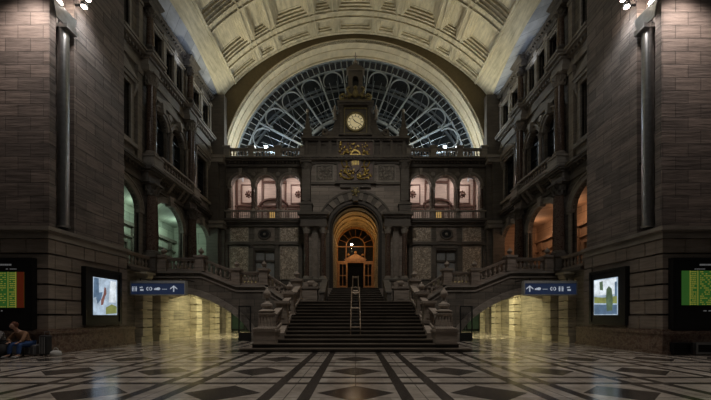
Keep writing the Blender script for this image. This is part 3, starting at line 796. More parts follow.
    # balcony room
    m = MB(); m.fb(F, 4.3, 12.8, 9.8, 10.0, .5, 3.3); m.fb(F, 4.2, 12.8, 10, 15.3, 3.2, 3.4); m.fb(F, 4.1, 4.3, 10, 15.3, .5, 3.3); m.fb(F, 11.9, 12.1, 10, 15.3, .5, 3.3); m.fb(F, 4.2, 12.8, 15.05, 15.3, .3, 3.3)
    struct(wn + '_room', m, M['roompink'], 'rosy lit room wall behind the balcony arches, %s side' % sd, 'wall')
    m = MB()
    for a, b, c, d in ((4.6, 6.7, 10.2, 12.1), (4.9, 6.4, 12.6, 14.5), (9.5, 11.6, 10.2, 12.1), (9.8, 11.3, 12.6, 14.5)):
        m.frame(F, a, b, c, d, .09, 3.08, 3.2)
    m.fb(F, 4.3, 12, 12.28, 12.42, 3.0, 3.2)
    for u in (6.9, 9.2, 4.5, 11.7): m.fb(F, u - .07, u + .07, 10, 15, 3.02, 3.2)
    m.fb(F, 4.3, 12, 10, 10.9, 3.12, 3.2)
    m.ring(F, 8.05, 12.4, 1.3, .55, 1.45, .7, 2.9, 3.2, 14)
    m.fb(F, 6.9, 9.2, 14.6, 14.8, 2.95, 3.2)
    struct(num('trim'), m, M['roomframe'], 'dark panel mouldings on the balcony room wall, %s side' % sd, 'moulding')
    m = MB().fb(F, 7.3, 8.8, 10, 12.2, 3.1, 3.2)
    d = thing(num('door'), 'dark doorway with a small yellow lit pane behind the balcony arches, %s side' % sd, 'door', F(8.05, 10, 3.1), kind='structure')
    m.build('door_leaf', M['roomframe'], d); MB().fb(F, 7.65, 8.45, 10.9, 11.9, 3.05, 3.12).build('pane', M['yellowpane'], d)
    m = MB()
    for cx in (5.65, 10.55):
        for k in range(8):
            t = 2 * PI * k / 8; m.ball(F(cx + .28 * math.cos(t), 13.55 + .28 * math.sin(t), 3.17), .10, 6)
        m.ball(F(cx, 13.55, 3.1), .17, 8)
    struct(num('trim'), m, M['roomframe'], 'carved rosettes on the balcony room panels, %s side' % sd, 'ornament')
    # passage end and side
    m = MB(); m.fb(F, 5.9, 6.1, 0, 4.0, .8, 3.6); m.fb(F, 5.9, 12.5, 3.9, 4.1, .8, 3.6)
    m.fb(F, 5.9, 6.1, 0, 3.9, -7, 0)
    struct(wn + '_passage', m, M['lower'], 'passage walls leading under the end wall, %s side' % sd, 'wall')
    d = thing(num('door'), 'dark green door closing the far end of the passage, %s side' % sd, 'door', F(9.2, 0, 3.4), kind='structure')
    MB().fb(F, 5.9, 12.5, 0, 4.0, 3.4, 3.6).build('door_leaf', M['greendoor'], d)
    m = MB()
    for u in (6.5, 8.0, 9.5, 11.0): m.frame(F, u, u + 1.4, .1, 3.6, .1, 3.3, 3.4)
    m.build('door_frame', M['iron'], d)
    # floodlight on the parapet
    r = thing('floodlight', 'bright bluish floodlight on the parapet under the lunette, %s side' % sd, 'lamp', F(8.05, 16.3, .3), 'parapet floodlights')
    MB().fb(F, 8.0, 8.1, 15.4, 16.55, .25, .35).build('post', M['iron'], r)
    MB().fb(F, 7.85, 8.25, 16.5, 16.85, .22, .4).build('housing', M['iron'], r)
    MB().ball(F(8.05, 16.68, .16), .11, 12, (1, .6, 1)).build('lens', M['floodwhite'], r)
plainglass = plain('greyish_window_pane', (0.34, 0.35, 0.35), 0.3)
M['yellowpane'] = emit('lit_yellow_pane', (1.0, 0.62, 0.2), 0.35, (0.4, 0.3, 0.1))
M['greendoor'] = plain('dark_green_paint', (0.05, 0.09, 0.075), 0.4)
for s in (-1, 1): backlow(s)

# ------------------------------------------------------------------ central tower
def tower():
    Y = 27.9; F = FB(Y)
    m = MB(); n = 20
    m.opening(F, -4.35, 4.35, 3.5, 15.0, 0, 2.25, 3.5, 8.9, 2.25, 0, 1.2, 24)
    m.fb(F, -4.6, -2.6, 0, 3.5, .05, 1.1); m.fb(F, 2.6, 4.6, 0, 3.5, .05, 1.1)
    struct('wall_tower', m, M['towerwall'], 'coursed stone front of the central clock tower around the portal arch', 'wall')
    m = MB()
    m.ring(F, 0, 8.9, 2.25, 2.25, 2.5, 2.5, -.12, .3, 24)
    m.ring(F, 0, 8.9, 2.5, 2.5, 3.15, 3.15, -.2, .2, 21, 0, PI, every=0)
    vm = MB().ring(F, 0, 8.9, 2.52, 2.52, 3.12, 3.12, -.32, .2, 21, 0, PI, every=1)
    struct(num('trim'), vm, M['voussoir'], 'pale projecting blocks alternating round the portal arch', 'arch')
    m.ring(F, 0, 8.9, 3.15, 3.15, 3.3, 3.3, -.3, .2, 30)
    for s in (-1, 1):
        a, b = sorted((s * 2.25, s * 2.6)); m.fb(F, a, b, 3.5, 8.6, -.1, .3)
    struct(num('trim'), m, M['dtrim'], 'alternating dark voussoirs round the portal arch', 'arch')
    m = MB().ring(F, 0, 8.9, 1.98, 1.98, 2.26, 2.26, .25, .95, 24); m.ring(F, 0, 8.9, 2.1, 2.1, 2.26, 2.26, -.05, .3, 24)  # added ring, coloured near black to shade the arch soffit
    for s in (-1, 1):
        a, b = sorted((s * 1.98, s * 2.26)); m.fb(F, a, b, 3.5, 8.9, .25, .95); a, b = sorted((s * 2.1, s * 2.26)); m.fb(F, a, b, 3.5, 8.9, -.05, .3)
    struct(num('trim'), m, M['lining'], 'near-black lining added as shade inside the outer portal arch', 'moulding')
    r = thing('keystone', 'gilded carved keystone crowning the portal arch', 'keystone', (0, Y - .4, 11.3))
    MB().prism(F, [(-.22, 11.2), (.22, 11.2), (.4, 12.5), (-.4, 12.5)], -.55, .1).build('block', M['dtrim'], r)
    m = MB().ball((0, Y - .58, 11.95), .22, 10, (.9, .6, 1.2))
    for k in range(6): m.ball((.28 * math.cos(k), Y - .55, 11.95 + .34 * math.sin(k)), .09, 6)
    m.build('mask', M['goldd'], r)
    # entablature above the paired columns
    m = MB()
    for s in (-1, 1):
        G = lambda u, v, w: (s * u, Y + w, v)
        m.fb(G, 2.35, 4.6, 8.95, 9.2, -1.0, .1); m.fb(G, 2.4, 4.55, 9.2, 9.7, -.92, .1); m.fb(G, 2.3, 4.65, 9.7, 9.85, -1.12, .1); m.fb(G, 2.22, 4.75, 9.85, 10.05, -1.3, .1)
        u = 2.4
        while u < 4.55: m.fb(G, u, u + .1, 9.6, 9.72, -1.05, 0); u += .22
    m.fb(F, -4.5, -2.25, 3.5, 3.7, -.1, .2); m.fb(F, 2.25, 4.5, 3.5, 3.7, -.1, .2)
    m.fb(F, -4.5, 4.5, 12.75, 12.95, -.16, .2)
    m.fb(F, -4.7, 4.7, 14.5, 14.7, -.2, .3); m.fb(F, -4.8, 4.8, 14.7, 14.86, -.45, .3); m.fb(F, -4.9, 4.9, 14.86, 15.05, -.6, 1.2)
    m.fb(F, -4.4, 4.4, 15.05, 16.5, .1, 1.2); m.fb(F, -4.55, 4.55, 16.5, 16.62, -.1, 1.2); m.fb(F, -4.65, 4.65, 16.62, 16.8, -.3, 1.2)
    for u in (-3.9, -3.0, -2.1, 1.7, 2.6, 3.5): m.frame(F, u, u + .55, 15.25, 16.3, .07, -.0, .12)
    for u in (-4.3, -3.2, -2.3, 2.08, 2.98, 4.05): m.fb(F, u, u + .22, 15.05, 16.5, -.06, .12)
    u = -4.6
    while u < 4.5:
        m.fb(F, u, u + .12, 14.72, 14.86, -.56, .1); m.fb(F, u, u + .1, 16.5, 16.62, -.2, .1); u += .26
    struct(num('trim'), m, M['dtrim'], 'stepped cornices and attic band across the clock tower', 'cornice')
    for s in (-1, 1):
        sd = SD(s); G = lambda u, v, w: (s * u, Y + w, v)
        column(s * 2.72, Y - .62, 4.55, 8.95, .23, 'redmarble', 'red marble portal column beside the arch, %s side' % sd, 'portal columns', 0, 'trim')
        column(s * 4.12, Y - .62, 4.55, 8.95, .23, 'redmarble', 'outer dark portal column, %s side' % sd, 'portal columns', 0, 'trim')
        column(s * 3.42, Y - .25, 4.55, 8.95, .24, 'paleshaft', 'pale flat pilaster between the portal columns, %s side' % sd, 'portal pilasters', 0, 'trim', sq=True)
        r = thing('pedestal', 'long moulded pedestal under the paired portal columns, %s side' % sd, 'pedestal', (s * 3.42, Y - .6, 3.5), 'portal pedestals')
        m = MB().fb(G, 2.3, 4.55, 3.5, 3.7, -1.1, 0); m.fb(G, 2.38, 4.47, 3.7, 4.4, -1.0, 0); m.fb(G, 2.3, 4.55, 4.4, 4.55, -1.1, 0)
        m.build('block', M['dtrim'], r)
        m = MB()
        for c in (2.72, 3.42, 4.12): m.fb(G, c - .22, c + .22, 3.8, 4.3, -1.04, -.9)
        m.build('raised_panel', M['trim'], r)
        # giant pilasters of the upper stage
        column(s * 4.15, Y - .3, 10.05, 14.5, .34, 'dtrim', 'giant dark pilaster of the tower upper stage, %s side' % sd, 'tower giant pilasters', .9, 'dtrim', sq=True)
        # relief panel beside the arms
        r = thing('relief_panel', 'square carved relief panel beside the coat of arms, %s side' % sd, 'relief', G(2.65, 13, 0), 'carved relief panels')
        MB().fb(G, 1.9, 3.4, 13.0, 14.4, -.08, .05).build('backing', M['wall'], r)
        MB().frame(G, 1.85, 3.45, 12.97, 14.45, .1, -.14, .05).build('border', M['trim'], r)
        m = MB()
        rr = random.Random(5)
        for k in range(40): m.ball(G(rr.uniform(2.1, 3.2), rr.uniform(13.2, 14.25), -.09), rr.uniform(.05, .12), 6)
        m.build('carving', M['trim'], r)
        # obelisk on the corner
        r = thing('obelisk', 'slender corner obelisk with ball on the tower cornice, %s side' % sd, 'obelisk', G(4.15, 16.8, .3), 'tower obelisks')
        MB().fb(G, 3.8, 4.5, 16.8, 17.5, 0, .6).build('base', M['dtrim'], r)
        MB().lathe([(.42, 17.5), (.42, 17.6), (.30, 17.65), (.1, 19.1), (.05, 19.2)], G(4.15, 0, .3), 4, sq=True).build('shaft', M['dtrim'], r)
        MB().ball(G(4.15, 19.3, .3), .15, 10).build('ball', M['trim'], r)
        # scroll & figure beside the clock
        r = thing('scroll_buttress', 'carved scroll buttress with small standing figure beside clock, %s side' % sd, 'ornament', G(2.0, 16.8, .3), 'clock scroll buttresses')
        pr = [(1.15, 16.8), (2.9, 16.8), (2.95, 17.1), (2.5, 17.35), (2.05, 17.4), (1.85, 17.9), (1.7, 18.6), (1.35, 19.0), (1.15, 19.0)]
        MB().prism(G, pr, 0, .5).build('scroll', M['dtrim'], r)
        m = MB().ring(G, 2.6, 17.25, .12, .12, .3, .3, -.08, .5, 16, 0, 2 * PI); m.build('volute', M['dtrim'], r)
        m = MB().lathe([(.16, 0), (.18, .1), (.1, .3), (.13, .55), (.17, .8), (.12, .95), (.05, 1.0), (.09, 1.08), (.1, 1.18), (.05, 1.26)], G(1.75, 18.3, -.05), 10)
        m.tube(G(1.65, 19.15, -.1), G(1.5, 18.9, -.25), .04, 6); m.tube(G(1.9, 19.15, -.1), G(2.0, 18.85, -.2), .04, 6)
        m.build('figure', M['trim'], r, True)
    # coat of arms
    rg = random.Random(3)
    r = thing('coat_of_arms', 'gilded coat of arms with crowned shield in a dark frame below the clock', 'coat of arms', (0, Y - .2, 13.2))
    MB().fb(F, -1.5, 1.5, 13.0, 16.45, -.18, .1).build('backing', M['roomframe'], r)
    m = MB().frame(F, -1.6, 1.6, 12.9, 16.5, .14, -.3, .1); m.fb(F, -1.75, 1.75, 12.75, 12.95, -.4, .1); m.fb(F, -1.3, 1.3, 12.45, 12.75, -.25, .1)
    m.build('border', M['dtrim'], r)
    G = lambda u, v, w: (u, Y - .22 + w, v)
    m = MB().prism(G, [(-.42, 15.1), (.42, 15.1), (.46, 14.5), (.3, 13.95), (0, 13.65), (-.3, 13.95), (-.46, 14.5)], -.1, .05)
    m.build('shield', M['roomframe'], r)
    m = MB()
    for k in range(5): m.fb(G, -.3 + k * .13, -.24 + k * .13, 14.3, 14.95, -.13, -.09)
    m.build('shield_charge', M['gold'], r)
    m = MB().ring(G, 0, 15.2, .3, .3, .42, .42, -.12, .02, 14)
    for k in range(5):
        t = PI * (k + .5) / 5; m.ball(G(.36 * math.cos(t), 15.25 + .36 * math.sin(t), -.06), .07, 6)
    m.fb(G, -.45, .45, 15.12, 15.24, -.14, .02); m.ball(G(0, 15.85, -.06), .1, 6); m.build('crown', M['gold'], r)
    for s in (-1, 1):
        m = MB()
        m.path([G(s * a, b, -.05) for a, b in ((.35, 13.3), (.7, 13.5), (.85, 13.95), (.7, 14.4), (.85, 14.8), (1.1, 15.1), (.95, 15.5), (.6, 15.4))], .065, 6)
        m.path([G(s * a, b, -.05) for a, b in ((.5, 14.2), (1.05, 14.2), (1.2, 14.6), (1.05, 15.0))], .045, 6)
        m.path([G(s * a, b, -.05) for a, b in ((.15, 13.25), (.6, 13.15), (1.1, 13.3), (1.25, 13.6))], .06, 6)
        m.ball(G(s * .72, 15.0, -.05), .17, 8, (1, .5, 1.3)); m.ball(G(s * .9, 13.75, -.05), .14, 8)
        for k in range(46): m.ball(G(s * rg.uniform(.1, 1.38), rg.choice((rg.uniform(13.15, 14.0), rg.uniform(15.0, 16.35))), -.02), rg.uniform(.05, .12), 6)
        m.build('supporter', M['gold'], r)
    # clock
    r = thing('clock', 'large round station clock with pale yellow face in dark carved case', 'clock', (0, Y - .3, 16.8))
    yc = 17.98
    MB().fb(F, -1.2, 1.2, 16.8, 19.4, -.25, .9).build('case', M['dtrim'], r)
    m = MB()
    for s in (-1, 1):
        m.fb(F, s * 1.2 - .12, s * 1.2 + .12, 16.8, 19.3, -.42, -.1)
        m.fb(F, s * 1.2 - .18, s * 1.2 + .18, 16.8, 17.0, -.48, -.1); m.fb(F, s * 1.2 - .18, s * 1.2 + .18, 19.1, 19.3, -.48, -.1)
    m.fb(F, -1.45, 1.45, 19.3, 19.45, -.55, .9); m.fb(F, -1.55, 1.55, 19.45, 19.6, -.65, .9); m.fb(F, -1.4, 1.4, 16.8, 16.95, -.5, .9)
    m.build('case_moulding', M['dtrim'], r)
    m = MB().ring(F, 0, yc, .68, .68, .84, .84, -.38, -.2, 36, 0, 2 * PI); m.frame(F, -.98, .98, yc - .98, yc + 1.2, .07, -.33, -.2); m.build('bezel', M['goldd'], r)
    MB().ring(F, 0, yc, .001, .001, .69, .69, -.30, -.22, 36, 0, 2 * PI).build('dial', M['dial'], r)
    m = MB()
    for k in range(12):
        t = PI / 6 * k; d = Vector((math.sin(t), 0, math.cos(t))); c = Vector((0, Y - .315, yc))
        m.tube(c + d * .49, c + d * .63, .028, 4)
    m.ring(F, 0, yc, .45, .45, .465, .465, -.315, -.3, 30, 0, 2 * PI)
    m.build('hour_marks', M['black'], r)
    c = Vector((0, Y - .335, yc))
    h = math.radians(-42); MB().tube(c, c + Vector((math.sin(h), 0, math.cos(h))) * .38, .04, 6, .02).build('hour_hand', M['black'], r)
    h = math.radians(115); MB().tube(c, c + Vector((math.sin(h), 0, math.cos(h))) * .56, .03, 6, .015).build('minute_hand', M['black'], r)
    # gilded cresting and aedicule
    r = thing('pediment_ornament', 'gilded carved cresting heaped on top of the clock case', 'ornament', (0, Y - .2, 19.6))
    pr = [(-1.4, 19.6), (1.4, 19.6), (1.3, 20.0), (.8, 20.5), (.5, 21.0), (-.5, 21.0), (-.8, 20.5), (-1.3, 20.0)]
    MB().prism(F, pr, -.2, .4).build('backing', M['dtrim'], r)
    m = MB()
    for s in (-1, 1):
        m.path([(s * a, Y - .3, b) for a, b in ((.2, 19.8), (.7, 19.75), (1.2, 19.85), (1.35, 20.15), (1.05, 20.35), (.8, 20.1))], .09, 6)
        m.path([(s * a, Y - .3, b) for a, b in ((.25, 20.2), (.6, 20.45), (.75, 20.8), (.5, 20.95))], .08, 6)
        m.ball((s * .55, Y - .3, 20.15), .17, 8); m.ball((s * 1.1, Y - .3, 19.95), .13, 8)
    m.ball((0, Y - .35, 20.35), .32, 10, (.8, .6, 1.1)); m.ball((0, Y - .35, 20.85), .16, 8)
    m.build('gilding', M['goldd'], r)
    r = thing('aedicule', 'small niche with dark opening and finial topping the clock tower', 'aedicule', (0, Y, 21.0))
    m = MB().opening(F, -.62, .62, 21.0, 22.6, 0, .26, 21.15, 21.8, .26, -.1, .35, 10); m.fb(F, -.75, .75, 21.0, 21.12, -.2, .5); m.fb(F, -.78, .78, 22.5, 22.62, -.22, .5); m.prism(F, [(-.78, 22.62), (.78, 22.62), (0, 23.1)], -.2, .5)
    m.build('niche', M['dtrim'], r); MB().fb(F, -.5, .5, 21.1, 22.3, .35, .4).build('recess', M['black'], r)
    m = MB().lathe([(.2, 23.0), (.1, 23.15), (.16, 23.3), (.16, 23.4), (.05, 23.55), (.03, 24.2)], (0, Y + .1, 0), 10); m.tube((-.16, Y + .1, 23.85), (.16, Y + .1, 23.85), .03, 6); m.build('finial', M['trim'], r)
tower()

# ------------------------------------------------------------------ portal vault and door
def portal():
    F = FB(29.1)
    m = MB(); R_ = 2.05
    m.ring(F, 0, 8.9, R_, R_, R_ + .3, R_ + .3, 0, 5.9, 24); m.ring(F, 0, 8.9, R_, R_, R_ + .12, R_ + .12, -.12, .05, 24)
    for s in (-1, 1):
        a, b = sorted((s * R_, s * (R_ + .3))); m.fb(F, a, b, 3.4, 8.9, 0, 5.9)
    m.fb(F, -2.35, 2.35, 3.3, 3.5, -1, 6)
    struct('wall_portal', m, M['portal'], 'amber lit barrel-vaulted portal passage behind the arch', 'passage')
    m = MB()
    for w in (.0, 1.4, 2.8, 4.2, 5.5): m.ring(F, 0, 8.9, R_ - .1, R_ - .1, R_ + .02, R_ + .02, w, w + .3, 24)
    for k in range(1, 12):
        t = PI * k / 12; m.tube((R_ * math.cos(t), 29.2, 8.9 + R_ * math.sin(t)), (R_ * math.cos(t), 34.9, 8.9 + R_ * math.sin(t)), .04, 4)
    for s in (-1, 1):
        a, b = sorted((s * (R_ - .12), s * (R_ + .02))); m.fb(F, a, b, 8.75, 8.95, 0, 5.8); m.fb(F, a, b, 3.5, 3.8, 0, 5.8)
        for w in (0, 1.4, 2.8, 4.2, 5.5): m.fb(F, a, b, 3.5, 8.9, w, w + .3)
    struct(num('trim'), m, M['portal'], 'ribs and coffer lines lining the amber portal vault', 'moulding')
    G = FB(34.6)
    d = thing(num('door'), 'tall glazed portal screen with fanlight and oak doors', 'door', (0, 34.6, 3.5), kind='structure')
    m = MB().ring(G, 0, 8.9, 1.88, 1.88, 2.05, 2.05, -.1, .1, 28)
    m.ring(G, 0, 8.9, .95, .95, 1.03, 1.03, -.06, .06, 20)
    for k in range(1, 8):
        t = PI * k / 8; m.tube((.98 * math.cos(t), 34.6, 8.9 + .98 * math.sin(t)), (1.9 * math.cos(t), 34.6, 8.9 + 1.9 * math.sin(t)), .03, 5)
    m.fb(G, -2, 2, 8.84, 8.92, -.06, .06)
    for s in (-1, 1): m.fb(G, s * 1.0 - .04, s * 1.0 + .04, 7.2, 8.9, -.06, .06); m.fb(G, s * 1.95 - .08, s * 1.95 + .08, 3.5, 8.9, -.1, .1)
    m.build('fanlight_frame', M['wood'], d)
    MB().fb(G, -2, 2, 3.5, 8.9, .1, .12).build('pane', M['glass'], d)
    n = 24; q = MB(); q.add([(0, 34.7, 8.9)] + [(2 * math.cos(PI * i / n), 34.7, 8.9 + 2 * math.sin(PI * i / n)) for i in range(n + 1)], [tuple(range(n + 2))]); q.build('fanlight_pane', M['glass'], d)
    for s in (-1, 1):
        H = lambda u, v, w: (s * u, 34.5 + w, v)
        l = MB().frame(H, .85, 1.85, 3.5, 7.15, .16, -.08, .05); l.fb(H, 1.0, 1.7, 4.55, 4.7, -.06, .04); l.fb(H, 1.0, 1.7, 5.75, 5.85, -.05, .03); l.fb(H, 1.0, 1.7, 3.6, 4.55, -.02, .03)
        l.fb(H, 1.32, 1.38, 4.6, 7.0, -.04, .03)
        lf = l.build('door_leaf', M['wood'], d)
        MB().tube(H(.93, 4.9, -.16), H(.93, 5.5, -.16), .025, 6).build('door_handle', M['rail'], lf)
    m = MB().fb(G, -1.95, 1.95, 7.15, 7.32, -.16, .1); m.fb(G, -1.1, 1.1, 7.32, 7.5, -.2, .1)
    m.prism(G, [(-1.2, 7.5), (1.2, 7.5), (0, 8.1)], -.22, .1); m.ball((-.75, 34.3, 7.95), .14, 8); m.ball((.75, 34.3, 7.95), .14, 8); m.ball((0, 34.3, 8.2), .14, 8)
    m.build('door_pediment', M['wood'], d)
    m = MB().box(-3, 3, 40, 40.1, 3, 12); m.box(-3.1, -3, 34.9, 40, 3, 12); m.box(3, 3.1, 34.9, 40, 3, 12); m.box(-3, 3, 34.9, 40, 11.4, 11.6); m.box(-3, 3, 34.9, 40, 3.3, 3.5)
    struct('wall_vestibule', m, M['step'], 'dark vestibule beyond the glazed portal screen', 'wall')  # near-black stone colour stands in for the unlit interior
    r = thing('pendant_lamp', 'bright hanging lamp glaring in the portal fanlight', 'lamp', (-.4, 33.6, 8.9))
    MB().tube((-.4, 33.6, 9.0), (-.4, 33.6, 10.9), .015, 6).build('cord', M['iron'], r)
    MB().lathe([(.06, 9.15), (.15, 9.0), (.17, 8.95)], (-.4, 33.6, 0), 14).build('lamp_shade', M['iron'], r)
    MB().ball((-.4, 33.6, 8.9), .10, 12).build('bulb', M['bulb'], r)
portal()

# ------------------------------------------------------------------ grand staircase
def stairs():
    r = thing('staircase', 'wide grand stone staircase rising to the lit portal', 'staircase', (0, 13.4, 0))
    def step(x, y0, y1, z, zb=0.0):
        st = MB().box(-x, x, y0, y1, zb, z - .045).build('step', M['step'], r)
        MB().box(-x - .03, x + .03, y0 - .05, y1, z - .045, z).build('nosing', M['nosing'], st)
    step(4.75, 13.35, 15.2, .165); step(4.35, 13.7, 15.2, .33)
    R_, T = .165, .32
    for k in range(2, 14):
        y = 13.75 + (k - 1) * T + .02; x = 3.42 - (k - 2) * .045
        step(x, y, y + (T if k < 13 else .5), (k + 1) * R_, max(0, (k - 1) * R_))
    zt = 14 * R_
    MB().box(-3.9, 3.9, 18.0, 22.2, 0, zt - .01).build('landing', M['step'], r)
    for k in range(7):
        y = 21.0 + k * .33; x = 1.95 - k * .05
        step(x, y, y + (.33 if k < 6 else .5), zt + (k + 1) * .17, zt)
    m = MB().box(-5.6, -2.1, 22.2, 28, 0, 3.5); m.box(2.1, 5.6, 22.2, 28, 0, 3.5); m.box(-2.1, 2.1, 23.4, 28, 0, 3.5)
    m.box(-5.7, -2.4, 22.1, 22.4, 3.4, 3.55); m.box(2.4, 5.7, 22.1, 22.4, 3.4, 3.55)
    m.build('upper_terrace', M['bal'], r)
    for s in (-1, 1):
        sd = SD(s)
        # cheek walls
        H = lambda u, v, w: (s * w, u, v)
        m = MB().prism(H, [(14.3, .0), (18.3, 0), (18.3, zt + .15), (17.9, zt + .15), (14.3, .75)], 3.15, 3.75)
        m.build('side_wall', M['bal'], r)
        m = MB().prism(H, [(20.7, zt - .1), (23.6, zt - .1), (23.6, 3.95), (22.9, 3.95), (20.9, 2.95), (20.7, 2.95)], 2.0, 2.3)
        m.prism(H, [(20.65, 2.95), (20.9, 2.95), (22.9, 3.95), (23.7, 3.95), (23.7, 4.05), (22.85, 4.05), (20.85, 3.05), (20.65, 3.05)], 1.95, 2.35)
        m.build('parapet', M['dtrim'], r)
        # newel
        x, y, z = s * 3.80, 13.95, .33
        n = thing('newel_post', 'tall carved newel urn at the foot of the staircase, %s side' % sd, 'newel post', (x, y, z), 'foot newel posts')
        MB().box(x - .45, x + .45, y - .42, y + .45, z, z + .5).build('plinth', M['bal'], n)
        m = MB().box(x - .48, x + .48, y - .45, y + .48, z + .5, z + .58)
        for k in range(11):
            m.ball((x - .43 + k * .086, y - .44, z + .63), .042, 6)
        m.box(x - .43, x + .43, y - .40, y + .42, z + .58, z + .68); m.build('cornice', M['bal'], n)
        m = MB().lathe([(.40, z + .68), (.34, z + .75), (.30, z + 1.1), (.33, z + 1.2), (.36, z + 1.24), (.36, z + 1.3)], (x, y, 0), 20)
        for k in range(16):
            a = 2 * PI * k / 16; m.tube((x + .34 * math.cos(a), y + .34 * math.sin(a), z + .74), (x + .315 * math.cos(a), y + .315 * math.sin(a), z + 1.14), .035, 5)
        m.build('fluted_drum', M['bal'], n)
        MB().lathe([(.25, z + 1.3), (.34, z + 1.34), (.35, z + 1.39), (.24, z + 1.44), (.17, z + 1.5), (.25, z + 1.6), (.24, z + 1.68), (.13, z + 1.75), (.07, z + 1.86), (.06, z + 1.95)], (x, y, 0), 18).build('urn', M['bal'], n, True)
        u = MB().lathe([(.05, z + 1.92), (.13, z + 1.99), (.17, z + 2.10), (.14, z + 2.21), (.06, z + 2.29), (.02, z + 2.40)], (x, y, 0), 14); u.build('finial', M['bal'], n, True)
        # stair balustrade
        p0, p1 = (s * 3.62, 14.4, .78), (s * 3.32, 16.15, 1.62)
        balustrade('lower sloping stair balustrade, %s side' % sd, p0, p1, 6, .82, [((s * 3.42, 15.25, 1.15), 1.05, False)], 'lower stair balustrades', loc=(s * 3.5, 15, .78))
        p0, p1 = (s * 3.28, 16.6, 1.75), (s * 3.2, 18.1, 2.35)
        balustrade('upper sloping stair balustrade with finial pedestals, %s side' % sd, p0, p1, 5, .82,
                   [((s * 3.32, 16.35, 1.55), 1.15, True), ((s * 3.32, 18.35, 2.45), 1.12, True)], 'upper stair balustrades', loc=(s * 3.3, 17, 1.75))
        # urn pedestal in front of the terrace
        x, y, z = s * 2.9, 21.2, zt
        n = thing('sculpted_pedestal', 'squat block with curling carved ornament by the upper steps, %s side' % sd, 'pedestal', (x, y, z), 'sculpted pedestals')
        m = MB().box(x - .5, x + .5, y - .4, y + .4, z, z + .12); m.box(x - .44, x + .44, y - .35, y + .35, z + .12, z + .95); m.box(x - .52, x + .52, y - .42, y + .42, z + .95, z + 1.08); m.box(x - .28, x + .28, y - .37, y + .37, z + .25, z + .8)
        m.build('block', M['bal'], n)
        m = MB()
        for dx in (-.26, .26): m.lathe([(.17, -.25), (.17, .25)], (0, 0, 0), 14, F=lambda a, b, c: (x + dx + a, y + c, z + 1.25 + b))
        m.lathe([(.12, 0), (.3, .1), (.34, .25), (.2, .38), (.22, .42)], (x, y, z + 1.1), 14); m.build('scroll_urn', M['bal'], n)
    # centre handrail
    h = thing('handrail', 'double brass handrail down the middle of the staircase', 'handrail', (0, 14.6, .3))
    def P(s, y, z): return (s * (.22 if y < 20 else .19), y, z)
    pts = [(14.55, .92), (14.6, 1.02), (17.9, 2.72), (18.2, 3.12), (19.0, 3.12), (20.9, 3.15), (23.2, 4.35), (24.2, 4.35)]
    for s in (-1, 1): MB().path([P(s, y, z) for y, z in pts], .024, 8).build('rail', M['rail'], h, True)
    for y, zr, zf in ((14.62, 1.0, .48), (16.3, 1.9, 1.4), (18.0, 2.8, 2.25), (20.9, 3.12, 2.3), (23.2, 4.3, 3.5), (24.2, 4.35, 3.45)):
        for s in (-1, 1): MB().tube(P(s, y, zf), P(s, y, zr), .025, 6).build('post', M['rail'], h)
        MB().tube(P(-1, y, zr), P(1, y, zr), .022, 6).build('crossbar', M['rail'], h)
    m = MB()
    for i in range(12):
        t0, t1 = i / 12, (i + 1) / 12
        for s in (-1, 1):
            a, b = (-s, s)
            m.tube((a * .2, 14.62 + 3.3 * t0, .7 + 1.7 * t0), (b * .2, 14.62 + 3.3 * t1, .7 + 1.7 * t1), .008, 4)
    m.build('lattice', M['iron'], h)
    m = MB()
    for k in range(16):
        a, b = 2 * PI * k / 16, 2 * PI * (k + 1) / 16
        m.tube((.2 * math.cos(a), 18.5, 2.95 + .2 * math.sin(a)), (.2 * math.cos(b), 18.5, 2.95 + .2 * math.sin(b)), .02, 6)
    m.build('ring', M['rail'], h)
stairs()

